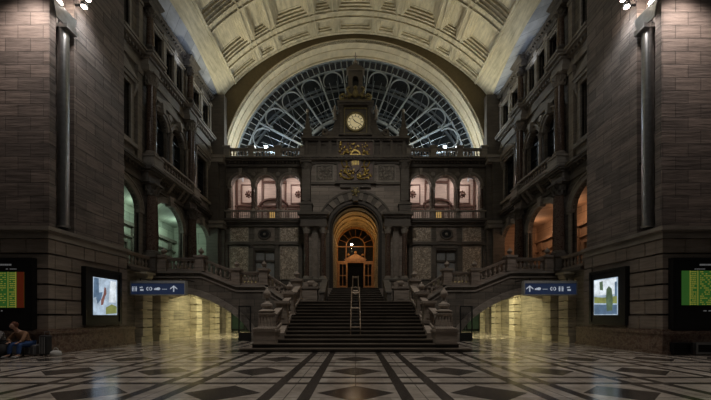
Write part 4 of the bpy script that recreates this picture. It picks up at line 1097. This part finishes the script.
# ------------------------------------------------------------------ side bridges
def bridge(s):
    sd = SD(s); F = lambda u, v, w: (s * u, 19.6 + w, v)
    r = thing('stair_bridge', 'stone bridge with flattened arch carrying the side flight, %s side' % sd, 'bridge', (s * 8, 19.6, 0), 'arched stair bridges')
    def top(u):
        if u < 5.5: return 2.31 + (3.36 - 2.31) * max(0, (u - 3.9)) / 1.6
        if u < 7.2: return 3.36
        if u < 9.3: return 3.36 + .84 * (u - 7.2) / 2.1
        return 4.2
    c0, a, b, p = 10.9, 4.75, 2.95, 1.6
    def arc(u):
        t = min(1, abs(u - c0) / a); return b * (1 - t ** p) ** (1 / p)
    W = 2.3
    us = [6.15 + (12.4 - 6.15) * (i / 30) ** 1.5 for i in range(31)]
    brk = sorted(set([round(u, 3) for u in us] + [7.2, 9.3]))
    m = MB(); m.slices(F, brk, arc, top, 0, W)
    m.slices(F, [3.9, 5.5, 6.15], 0, top, 0, W)
    m.build('spandrel_wall', M['wall'], r)
    # voussoir ring
    m = MB()
    pts = [(6.15, 0.0)] + [(u, arc(u)) for u in us[1:]]
    Ls = []
    for i in range(len(pts)):
        q0 = Vector(pts[max(0, i - 1)]); q1 = Vector(pts[min(len(pts) - 1, i + 1)]); d = (q1 - q0).normalized(); nn = Vector((-d.y, d.x))
        Ls.append((Vector(pts[i]), Vector(pts[i]) + nn * .38))
    for i in range(len(Ls) - 1):
        w = -.07 - (.02 if i % 2 else 0)
        m.prism(F, [tuple(Ls[i][0]), tuple(Ls[i][1]), tuple(Ls[i + 1][1]), tuple(Ls[i + 1][0])], w, W + .05)
    m.build('arch_ring', M['trim'], r)
    # string course following the top
    m = MB()
    for u0, u1 in ((3.95, 5.5), (5.5, 7.2), (7.2, 9.3), (9.3, 12.4)):
        z0, z1 = top(u0), top(u1)
        for dz, hh, pr in ((0, .12, -.14), (-.32, .08, -.06)):
            m.hexa([F(u0, z0 + dz - hh, pr), F(u1, z1 + dz - hh, pr), F(u1, z1 + dz - hh, .1), F(u0, z0 + dz - hh, .1), F(u0, z0 + dz, pr), F(u1, z1 + dz, pr), F(u1, z1 + dz, .1), F(u0, z0 + dz, .1)])
    m.build('string_course', M['trim'], r)
    for k in range(6): MB().fb(F, 3.95 + k * .26, 5.5, 2.31 + k * .17, 2.31 + (k + 1) * .17, .35, W).build('step', M['step'], r)
    for k in range(5): MB().fb(F, 7.25 + k * .42, 9.4, 3.36 + k * .165, 3.36 + (k + 1) * .165, .35, W).build('step', M['step'], r)
    MB().fb(F, 5.9, 6.6, 0, .45, -.15, W).build('footing', M['trim'], r)
    yy = 19.75
    def P(u): return (s * u, yy, top(u))
    balustrade('short stair bridge balustrade sloping to the first landing, %s side' % sd, P(3.95), P(5.3), 5, .82, [((s * 5.55, yy, 3.36), 1.0, True)], 'bridge balustrades, lowest run', loc=P(3.95))
    balustrade('level stair bridge balustrade over the arch foot, %s side' % sd, P(5.85), P(6.95), 5, .82, [((s * 7.22, yy, 3.36), 1.0, True)], 'bridge balustrades, level run', loc=P(5.85))
    balustrade('sloping stair bridge balustrade up to the gallery, %s side' % sd, P(7.5), P(9.15), 6, .82, [((s * 9.38, yy, 4.2), .95, True)], 'bridge balustrades, upper run', loc=P(7.5))
    balustrade('level balustrade of the bridge end meeting the side wall, %s side' % sd, P(9.65), P(11.4), 7, .82, [((s * 11.65, yy, 4.2), .95, True)], 'bridge balustrades, wall end', loc=P(9.65))
    # glazed screen at the arch foot
    g = thing('glass_partition', 'black framed glass panel at the foot of the bridge arch, %s side' % sd, 'partition', (s * 6.6, 19.3, 0), 'glass panels under the bridges')
    m = MB().frame(F, 6.2, 6.95, .02, 2.1, .06, -.32, -.26); m.fb(F, 6.2, 6.95, .02, .5, -.31, -.27); m.build('frame', M['black'], g)
    MB().fb(F, 6.25, 6.9, .5, 2.05, -.30, -.29).build('pane', M['glass'], g)
    # ceiling lamps in the passage
    for k, (u, y) in enumerate(((10.6, 23.4), (8.2, 22.6), (8.2, 25.9), (8.6, 30.2))):
        z = 3.78
        if k == 1: z = 3.78
        w = ('just behind the bridge crown', 'between bridge and end wall', 'just before the end wall', 'beyond the end wall')[k]
        l = thing('ceiling_light', 'flat passage ceiling light %s, %s side' % (w, sd), 'lamp', (s * u, y, z), 'passage ceiling lights')
        MB().box(s * u - .32, s * u + .32, y - .12, y + .12, z - .1, z + .03).build('housing', M['iron'], l)
        MB().box(s * u - .28, s * u + .28, y - .09, y + .09, z - .13, z - .1).build('diffuser', M['tube'], l)
    # passage ceiling between the bridge and the end wall
    m = MB(); a, b = sorted((s * 6.0, s * 12.3)); m.box(a, b, 21.9, 29.0, 3.85, 4.15)
    struct('ceiling_left_passage' if s < 0 else 'ceiling_right_passage', m, M['lower'], 'low ceiling of the passage behind the stair bridge, %s side' % sd, 'ceiling')
for s in (-1, 1): bridge(s)
# ------------------------------------------------------------------ signs, screens
def sign(s):
    sd = 'arrow on its right end' if s < 0 else 'arrow on its left end'
    y = 17.75; x0, x1 = (-12.22, -9.27) if s < 0 else (9.18, 12.02)
    z0, z1 = 2.66, 3.30
    r = thing('direction_sign', 'long blue station sign of white pictograms with %s' % sd, 'sign', ((x0 + x1) / 2, y, z0), 'pictogram signs')
    F = FB(y)
    MB().fb(F, x0, x1, z0, z1, -.08, .14).build('housing', M['iron'], r)
    MB().frame(F, x0 - .03, x1 + .03, z0 - .03, z1 + .03, .05, -.12, .16).build('frame', M['greyframe'], r)
    MB().fb(F, x0 - .02, x1 + .02, z1 + .03, z1 + .12, -.1, .15).build('light_hood', M['greyframe'], r)
    MB().fb(F, x0 + .03, x1 - .03, z0 + .03, z1 - .03, -.095, -.08).build('panel', M['signblue'], r)
    zc = (z0 + z1) / 2; G = lambda u, v, w: (u, y - .1 + w, zc + (v - zc) * .82); w0, w1 = -.012, 0
    def arrow(c):
        m.fb(G, c - .03, c + .03, zc - .2, zc + .14, w0, w1)
        for d in (-1, 1): m.prism(G, [(c, zc + .22), (c + d * .19, zc + .03), (c + d * .19, zc - .05), (c, zc + .13)], w0, w1)
    def toilets(c):
        for d in (-.09, .09):
            m.ring(G, c + d, zc + .12, .001, .001, .035, .035, w0, w1, 10, 0, 2 * PI); m.fb(G, c + d - .04, c + d + .04, zc - .06, zc + .08, w0, w1)
            m.fb(G, c + d - .03, c + d - .006, zc - .17, zc - .06, w0, w1); m.fb(G, c + d + .006, c + d + .03, zc - .17, zc - .06, w0, w1)
        m.fb(G, c - .006, c + .006, zc - .17, zc + .17, w0, w1)
    def person_case(c):
        m.ring(G, c, zc + .1, .001, .001, .045, .045, w0, w1, 10, 0, 2 * PI); m.fb(G, c - .12, c - .05, zc + .05, zc + .12, w0, w1)
        m.fb(G, c - .09, c + .09, zc - .14, zc - .02, w0, w1)
    def clockdisc(c):
        m.ring(G, c - .06, zc, .05, .08, .1, .13, w0, w1, 12, PI / 2, 3 * PI / 2); m.ring(G, c + .06, zc, .05, .08, .1, .13, w0, w1, 12, -PI / 2, PI / 2)
        m.fb(G, c - .015, c + .015, zc - .1, zc + .1, w0, w1)
    def tram(c):
        m.fb(G, c - .16, c + .02, zc - .08, zc + .02, w0, w1); m.ring(G, c + .07, zc, .001, .001, .1, .1, w0, w1, 14, 0, 2 * PI); m.fb(G, c - .1, c - .02, zc + .03, zc + .06, w0, w1)
    def words(c):
        for k in range(5): m.fb(G, c - .13 + k * .055, c - .095 + k * .055, zc - .05, zc - .01, w0, w1)
    if s < 0: cs = [(toilets, .22), (person_case, .62), (clockdisc, 1.02), (tram, 1.45), (words, 1.85), (arrow, 2.35)]
    else: cs = [(arrow, .28), (tram, .72), (words, 1.12), (clockdisc, 1.55), (toilets, 1.98), (person_case, 2.42)]
    for f, c in cs:
        m = MB(); f(x0 + c); m.build({'arrow': 'arrow', 'toilets': 'toilet_pictogram', 'person_case': 'waiting_room_pictogram', 'clockdisc': 'disc_pictogram', 'tram': 'tram_pictogram', 'words': 'small_lettering'}[f.__name__], M['signwhite'], r)
    for x in (x0 + .4, x1 - .4): MB().tube((x, y + .1, z1), (x, y + .1, z1 + .27), .03, 6).tube((x, y + .1, z1 + .25), (x, 19.5, z1 + .25), .03, 6).build('bracket', M['iron'], r)
for s in (-1, 1): sign(s)

def text_bars(F, rng, u0, u1, v, h, w0, w1, m, fill=.8):
    u = u0
    while u < u1:
        L = rng.uniform(.03, .07)
        if rng.random() < fill: m.fb(F, u, min(u1, u + L), v, v + h, w0, w1)
        u += L + rng.uniform(.012, .03)

def departures(s):
    F = lambda u, v, w: (s * u, 12.78 + w, v)
    r = thing('departure_board', 'lit timetable board in black case%s' % (', green and red columns, above seated people' if s < 0 else ', yellow rows on green, above floor-level vents'), 'screen', (s * 14, 12.6, 1.0), 'departure boards')
    u0, u1 = (12.49, 15.4) if s < 0 else (12.27, 15.2)
    MB().fb(F, u0, u1, .98, 3.72, -.22, .02).build('case', M['black'], r)
    MB().frame(F, u0 - .03, u1 + .03, .95, 3.75, .09, -.26, .02).build('frame', M['iron'], r)
    a0, a1, b0, b1 = (12.80, 15.1, 1.82, 3.2) if s < 0 else (12.60, 14.9, 1.92, 3.25)
    MB().fb(F, a0, a1, b0, b1, -.235, -.22).build('screen', M['scr_g'], r)
    if s < 0: MB().fb(F, a0, a0 + .28, b0, b1, -.238, -.22).build('red_column', M['scr_r'], r)
    rng = random.Random(11 + s); m = MB(); lines = 17
    for i in range(lines):
        v = b1 - (i + .75) * (b1 - b0) / lines
        text_bars(F, rng, a0 + .32, a0 + .55, v, .035, -.245, -.235, m, .9)
        text_bars(F, rng, a0 + .7, a1 - .35, v, .03, -.245, -.235, m, .6)
        text_bars(F, rng, a1 - .25, a1 - .05, v, .035, -.245, -.235, m, .9)
    m.build('timetable_lettering', M['txt_y'], r)
    m = MB()
    for k in (.3, .6): m.fb(F, a0 + k, a0 + k + .02, b0, b1, -.246, -.235)
    m.fb(F, a1 - .32, a1 - .30, b0, b1, -.246, -.235)
    m.build('column_rules', M['txt_y'], r)
    m = MB(); text_bars(F, rng, 13.3, 13.9, 3.45, .06, -.235, -.22, m, .95); text_bars(F, rng, 13.1, 13.5, 3.3, .03, -.235, -.22, m, .9); text_bars(F, rng, 14.0, 14.5, 3.3, .03, -.235, -.22, m, .9); m.build('heading', M['txt_w'], r)
    m = MB(); text_bars(F, rng, 13.4, 14.0, 1.68, .04, -.235, -.22, m, .6); m.build('footer', M['txt_w'], r)
M['scr_g'] = emit('green_screen', (0.10, 0.36, 0.06), 0.15); M['scr_r'] = emit('red_screen', (0.5, 0.07, 0.02), 0.08)
M['txt_y'] = emit('yellow_led', (0.85, 0.8, 0.12), 0.18); M['txt_w'] = emit('dim_white_text', (0.6, 0.6, 0.6), 0.12)
for s in (-1, 1): departures(s)

def billboard(s):
    F = lambda u, v, w: (s * (12.10 + w), u, v)
    r = thing('billboard', 'backlit poster case in black frame showing a %s' % ('red figure on a pale blue ground' if s < 0 else 'green figure by trees under a pale sky'), 'billboard', (s * 12.05, 15.6, 1.05), 'lit poster cases')
    MB().fb(F, 14.32, 16.5, 1.1, 3.68, -.20, .0).build('case', M['black'], r)
    MB().frame(F, 14.3, 16.52, 1.08, 3.70, .14, -.24, 0).build('frame', M['black'], r)
    MB().fb(F, 14.74, 16.20, 1.55, 3.28, -.215, -.20).build('lit_panel', M['poster_bg'], r)
    G = lambda u, v, w: F(14.74 + u * 1.46, 1.55 + v * 1.73, -.218 + w)
    def blob(name, mat, pts, w=0): MB().prism(G, pts, -.004 + w, .002).build(name, M[mat], r)
    if s < 0:
        blob('dark_blue_block', 'p_blue', [(.0, .45), (.22, .5), (.2, .98), (.02, .98)])
        blob('poster_figure', 'p_red', [(.30, .26), (.38, .28), (.46, .5), (.52, .58), (.50, .74), (.44, .76), (.40, .56), (.30, .40)], -.003)
        blob('poster_figure_shirt', 'p_blue', [(.16, .3), (.3, .42), (.36, .62), (.22, .6), (.1, .45)], -.002)
        blob('meadow', 'p_green', [(.5, .02), (.98, .05), (.98, .24), (.75, .3), (.5, .2)])
        blob('white_cloud', 'p_white', [(.62, .35), (.95, .35), (.95, .95), (.7, .95)], -.001)
    else:
        blob('sky', 'p_white', [(.05, .55), (.98, .55), (.98, .98), (.05, .98)])
        blob('meadow', 'p_green', [(.02, .3), (.98, .34), (.98, .52), (.6, .48), (.02, .5)])
        blob('tree', 'p_dgreen', [(.58, .68), (.72, .7), (.74, .92), (.6, .94)], -.003)
        blob('poster_figure', 'p_dgreen', [(.2, .12), (.42, .1), (.46, .42), (.44, .7), (.34, .78), (.22, .7), (.18, .4)], -.003)
        blob('tower_shape', 'p_blue', [(.02, .5), (.1, .5), (.1, .88), (.03, .88)], -.003)
        blob('water', 'p_blue', [(.02, .02), (.98, .02), (.98, .3), (.02, .27)], -.001)
for k, c, e in (('poster_bg', (.66, .82, 1.0), .8), ('p_blue', (.22, .36, .56), .55), ('p_red', (.45, .2, .17), .55), ('p_green', (.45, .5, .16), .6), ('p_dgreen', (.20, .30, .18), .55), ('p_white', (.85, .93, 1.0), 1.1)):
    t = NT(k + '_light'); f = t.noise(t.coord(), 2.6, 6.0, 0.7)
    t.set(Base_Color=(.02, .02, .02), Emission_Color=t.ramp(f, [(.3, tuple(v * .45 for v in c)), (.65, c)]), Emission_Strength=e * .95); M[k] = t.m
for s in (-1, 1): billboard(s)

# vents at the foot of the right pier
for k, (a, b) in enumerate(((12.12, 12.85), (12.98, 14.6))):
    r = thing('floor_vent', ('smaller dark louvred vent in the plinth nearest the pier corner', 'wide pale-framed dark vent in the plinth under the timetable board')[k], 'vent', (a, 12.45, 0), 'plinth vents')
    F = FB(12.5)
    MB().frame(F, a, b, .04, .48, .06 if k == 0 else .08, -.12, .04).build('frame', M['steel' if k else 'iron'], r)
    MB().fb(F, a + .05, b - .05, .08, .44, -.04, .02).build('recess', M['black'], r)
    m = MB()
    for q in range(4): m.fb(F, a + .06, b - .06, .12 + q * .085, .135 + q * .085, -.09, -.04)
    m.build('louvres', M['iron'], r)

# ------------------------------------------------------------------ people and luggage
def skin(name, pts, edges, mat, parent, root=0, sub=1):
    me = bpy.data.meshes.new(name)
    off = wloc(parent)
    me.from_pydata([Vector(p[0]) - off for p in pts], edges, [])
    o = bpy.data.objects.new(name, me); C.objects.link(o); o.parent = parent
    md = o.modifiers.new('skin', 'SKIN'); md.use_smooth_shade = True
    for i, p in enumerate(pts):
        sv = me.skin_vertices[0].data[i]; r = p[1]; sv.radius = (r, r) if not isinstance(r, tuple) else r
        sv.use_root = (i == root)
    sb = o.modifiers.new('sub', 'SUBSURF'); sb.levels = sub; sb.render_levels = 2
    me.materials.append(mat)
    return o
for k, c in (('skin_tone', (.45, .27, .2)), ('grey_shirt', (.20, .19, .19)), ('tan_jacket', (.24, .13, .07)), ('blue_jeans', (.03, .08, .24)), ('black_trousers', (.02, .02, .025)), ('brown_hair', (.06, .035, .02)), ('auburn_hair', (.12, .04, .02)), ('grey_rubber', (.25, .25, .25)), ('black_bag', (.02, .02, .022)), ('grey_bag', (.11, .11, .12)), ('white_bag', (.5, .5, .48))):
    M[k] = plain(k, c, .8)
def person(label, x, y, lean, top, legs, hair, face):
    """seated on luggage, torso leaning; x along the wall, faces -Y; lean shifts head in x and -Y"""
    z = .42
    r = thing('person', label, 'person', (x, y, 0))
    V = Vector
    pel = V((x, y, z + .08)); ch = pel + V((lean * .5, -.16, .30)); nk = pel + V((lean * .8, -.26, .46)); hd = pel + V((lean, -.34, .60))
    pts = [(pel, (.15, .12)), (ch, (.17, .12)), (nk, .06), (hd, .085), (hd + V((0, 0, .07)), .085)]; ed = [(0, 1), (1, 2), (2, 3), (3, 4)]
    tp = [(pel, (.17, .14)), (ch, (.19, .14)), (nk + V((0, 0, -.03)), .09)]; te = [(0, 1), (1, 2)]
    lg = [(pel, (.17, .13))]; le = []
    for d in (-1, 1):
        sh = ch + V((d * .19, -.03, .07)); el = sh + V((d * .08, -.18, -.24)); wr = V((x + d * .16, y - .46, z + .14))
        i = len(pts); pts += [(sh, .06), (el, .045), (wr, .03)]; ed += [(1, i), (i, i + 1), (i + 1, i + 2)]
        j = len(tp); tp += [(sh, .075), (el, .06), (wr + V((0, .03, .01)), .045)]; te += [(1, j), (j, j + 1), (j + 1, j + 2)]
        hp = pel + V((d * .10, -.03, -.02)); kn = V((x + d * .16, y - .46, z + .06)); an = V((x + d * .17, y - .50, .10)); to = V((x + d * .19, y - .68, .05))
        i = len(pts); pts += [(hp, .085), (kn, .055), (an, .038), (to, .035)]; ed += [(0, i), (i, i + 1), (i + 1, i + 2), (i + 2, i + 3)]
        j = len(lg); lg += [(hp, .10), (kn, .078), (an + V((0, 0, .02)), .065)]; le += [(0, j), (j, j + 1), (j + 1, j + 2)]
        # hand resting on the knee
        h = [(wr, .028), (wr + V((0, -.07, -.02)), (.038, .018))]; he = [(0, 1)]
        for f in range(4):
            k = len(h); b0 = wr + V(((f - 1.5) * .019, -.085, -.02)); L = (.032, .036, .034, .026)[f]
            h += [(b0, .009), (b0 + V((0, -L, -.01)), .008), (b0 + V((0, -L * 1.7, -.035)), .007)]; he += [(1, k), (k, k + 1), (k + 1, k + 2)]
        k = len(h); h += [(wr + V((-d * .035, -.03, -.01)), .010), (wr + V((-d * .055, -.065, -.025)), .008)]; he += [(0, k), (k, k + 1)]
        skin('hand', h, he, M['skin_tone'], r)
        MB().ball(to + V((0, .05, -.005)), .055, 10, (.85, 2.2, .85)).build('shoe', M['grey_rubber'], r, True)
    skin('body', pts, ed, M['skin_tone'], r)
    skin('jacket', tp, te, M[top], r); skin('trousers', lg, le, M[legs], r)
    head = hd + V((0, 0, .04))
    MB().ball(head + V((0, .02, .035)), .118, 12, (.95, 1.0, 1.05)).build('hair', M[hair], r, True)
    f = MB().ball(head + V((0, -.035, 0)), .095, 12, (.85, .95, 1.15)); f.tube(head + V((0, -.12, .0)), head + V((0, -.145, -.025)), .012, 6, .016)
    f.build('face', M['skin_tone'], r, True)
    m = MB()
    for d in (-1, 1): m.ball(head + V((d * .035, -.118, .02)), .010, 6)
    m.tube(head + V((-.025, -.122, -.055)), head + V((.025, -.122, -.055)), .006, 5); m.build('eyes_and_mouth', M['brown_hair'], r)
    return r
person('seated person in blue jeans and tan jacket between the case and rucksack', -12.2, 12.1, -.16, 'tan_jacket', 'blue_jeans', 'auburn_hair', 1)
person('seated person in dark trousers and grey top leaning forward at the left picture edge', -13.12, 12.1, -.1, 'grey_shirt', 'black_trousers', 'brown_hair', 1)

def suitcase(x, y, w, d, h, mat, label, name='suitcase'):
    r = thing(name, label, 'luggage', (x, y, 0))
    m = MB().box(x - w / 2, x + w / 2, y - d / 2, y + d / 2, .05, h); b = m.build('body', M[mat], r)
    bv = b.modifiers.new('b', 'BEVEL'); bv.width = .05; bv.segments = 3
    m = MB()
    for k in range(4): m.box(x - w / 2 + .05 + k * (w - .12) / 3, x - w / 2 + .07 + k * (w - .12) / 3, y - d / 2 - .012, y - d / 2 + .01, .1, h - .06)
    m.build('ribs', M['grey_rubber'], r)
    m = MB().tube((x - .1, y + d / 4, h - .02), (x - .1, y + d / 4, h + .12), .012, 6); m.tube((x + .1, y + d / 4, h - .02), (x + .1, y + d / 4, h + .12), .012, 6); m.tube((x - .1, y + d / 4, h + .12), (x + .1, y + d / 4, h + .12), .015, 6)
    m.build('handle', M['steel'], r)
    for dx in (-1, 1): MB().lathe([(.04, -.015), (.04, .015)], (0, 0, 0), 12, F=lambda a, b, c: (x + dx * (w / 2 - .07) + c, y - d / 4 + a, .045 + b)).build('wheel', M['black'], r)
suitcase(-12.2, 12.24, .6, .34, .42, 'grey_bag', 'low grey case under the person in blue jeans')
suitcase(-13.12, 12.24, .6, .34, .42, 'grey_bag', 'low grey case under the person in dark trousers')
suitcase(-11.64, 12.2, .30, .26, .78, 'black_bag', 'upright ribbed black suitcase to the side of the blue jeans')
def soft_bag(x, y, sc, mat, label, name, cat):
    r = thing(name, label, cat, (x, y, 0))
    m = MB().lathe([(.16, 0), (.24, .06), (.26, .2), (.22, .34), (.12, .42), (.05, .44)], n=14, F=lambda a, b, c: (a * sc[0], b * sc[1], c * sc[2]), c=(x, y, 0))
    m.build('body', M[mat], r, True)
    m = MB()
    for k in range(8):
        a, b = PI * k / 8, PI * (k + 1) / 8
        m.tube((x + .09 * math.cos(a), y, .42 * sc[2] + .1 * math.sin(a)), (x + .09 * math.cos(b), y, .42 * sc[2] + .1 * math.sin(b)), .012, 6)
    m.build('strap', M[mat], r)
soft_bag(-12.75, 11.75, (1, .9, 1.1), 'black_bag', 'round dark rucksack on the floor between the two seated people', 'backpack', 'bag')
soft_bag(-11.2, 12.15, (.8, .5, .5), 'white_bag', 'small crumpled white bag lying at the plinth corner', 'carrier_bag', 'bag')

# ------------------------------------------------------------------ lights
def add_light(kind, name, loc, energy, col, size=.3, aim=None, spot=None, sizey=None, soft=None):
    l = bpy.data.lights.new(name, kind); l.energy = energy; l.color = col
    o = bpy.data.objects.new(name, l); C.objects.link(o); o.location = loc
    if kind == 'AREA':
        l.size = size
        if sizey: l.shape = 'RECTANGLE'; l.size_y = sizey
    else: l.shadow_soft_size = size
    if kind == 'SPOT': l.spot_size = spot or 1.5; l.spot_blend = .8
    if aim: o.rotation_euler = (Vector(aim) - Vector(loc)).to_track_quat('-Z', 'Y').to_euler()
    return o
for s in (-1, 1):
    # pier lamps
    add_light('SPOT', 'pier_lamp_front', (s * 12.6, 11.6, 14.6), 760, (1, .84, .76), .2, (s * 13.2, 12.9, 8), 1.9)
    add_light('SPOT', 'pier_lamp_tube', (s * 11.5, 13.3, 14.0), 160, (1, .9, .84), .15, (s * 12.6, 13.8, 8), 1.7)
    for yy, zz in ((14.07, 14.8), (14.27, 15.3)):
        add_light('SPOT', 'pier_spot', (s * 11.6, yy, zz), 90, (.9, .95, 1), .1, (s * 12.0, 15.2, 8), 1.8)
    # parapet floodlights
    add_light('POINT', 'parapet_floodlight', (s * 8.05, 28.95, 16.7), 170, (.75, .9, 1), .12)
    add_light('POINT', 'parapet_floodlight_shed', (s * 8.05, 30.4, 17.0), 170, (.75, .9, 1), .15)
    # cornice uplights washing the vault
    add_light('SPOT', 'cornice_uplight', (s * 10.6, 28.3, 17.0), 680, (1, .93, .66), .25, (s * 7.5, 22.5, 25.0), 1.9)
    add_light('SPOT', 'cornice_uplight', (s * 9.0, 28.3, 16.9), 520, (1, .90, .66), .25, (s * 2.5, 23.5, 26.0), 1.9)
    add_light('SPOT', 'cornice_uplight', (s * 11.4, 20.0, 17.6), 110, (1, .93, .70), .25, (-s * 6.5, 21, 25.0), 1.9)
    add_light('AREA', 'soffit_light', (s * 12.0, 23, 19.6), 18, (.72, .82, 1), .6, (s * 12.3, 23, 21), sizey=6)
    add_light('AREA', 'lunette_uplight', (s * 9.2, 30.2, 16.0), 38, (1, .86, .6), .5, (s * 10.8, 30.3, 22), sizey=1.0)
    add_light('AREA', 'lunette_uplight_high', (s * 5, 29.9, 17.2), 45, (1, .86, .6), .6, (s * 6.5, 30.4, 26.5), sizey=.6)
    # balcony rooms
    for u in (6.0, 10.0): add_light('POINT', 'balcony_room_lamp', (s * u, 30.6, 14.2), 80, (1, .84, .78), .25)
    # galleries
    gc = (.72, 1, .82) if s < 0 else (1, .62, .38)
    for y, e in ((17.2, 5), (22.6, 60), (27.0, 50)): add_light('POINT', 'gallery_lamp', (s * 15.0, y, 8.6), e * (1 if s < 0 else .8), gc, .2)
    # passage
    for u, y, z, e in ((10.6, 23.4, 3.6, 80), (8.2, 22.6, 3.5, 110), (8.2, 25.9, 3.5, 130), (8.6, 29.9, 3.5, 70)):
        add_light('AREA', 'passage_lamp', (s * u, y, z), e, (1, .91, .52), .5, (s * u, y, 0), sizey=.3)
add_light('POINT', 'portal_lamp', (-.4, 33.3, 8.7), 30, (1, .66, .3), .1)
add_light('POINT', 'portal_vault_lamp', (0, 31.0, 8.8), 60, (1, .62, .26), .2)
add_light('AREA', 'overhead_fill', (0, 6, 27), 260, (1, .96, .88), 4, (0, 16, 0), sizey=4)  # added soft fill from overhead, no real fixture
add_light('SPOT', 'floor_fill_spot', (0, 9, 28), 6800, (1, .93, .84), .8, (0, 9.5, 0), 1.05)  # added spot to brighten the floor, not a lamp of the hall
add_light('SPOT', 'end_wall_fill_spot', (0, 11, 19), 1500, (1, .95, .86), .5, (0, 29, 6), 1.2)  # unseen spot added to fill the end wall and its panels

w = bpy.data.worlds.new('world'); S.world = w; w.use_nodes = True
bg = w.node_tree.nodes['Background']; bg.inputs[0].default_value = (.70, .68, .62, 1); bg.inputs[1].default_value = .014

# ------------------------------------------------------------------ camera
cam = bpy.data.cameras.new('camera'); co = bpy.data.objects.new('camera', cam); C.objects.link(co)
co.location = (0, 0, 1.5); co.rotation_euler = (PI / 2, 0, 0)
cam.sensor_width = 36; cam.lens = 325 / 711 * 36; cam.shift_y = (316 - 200) / 711; cam.shift_x = 0
cam.clip_end = 300
S.camera = co
S.view_settings.view_transform = 'Standard'; S.view_settings.look = 'None'; S.view_settings.gamma = 1; S.view_settings.use_curve_mapping = False
S.view_settings.exposure = 0
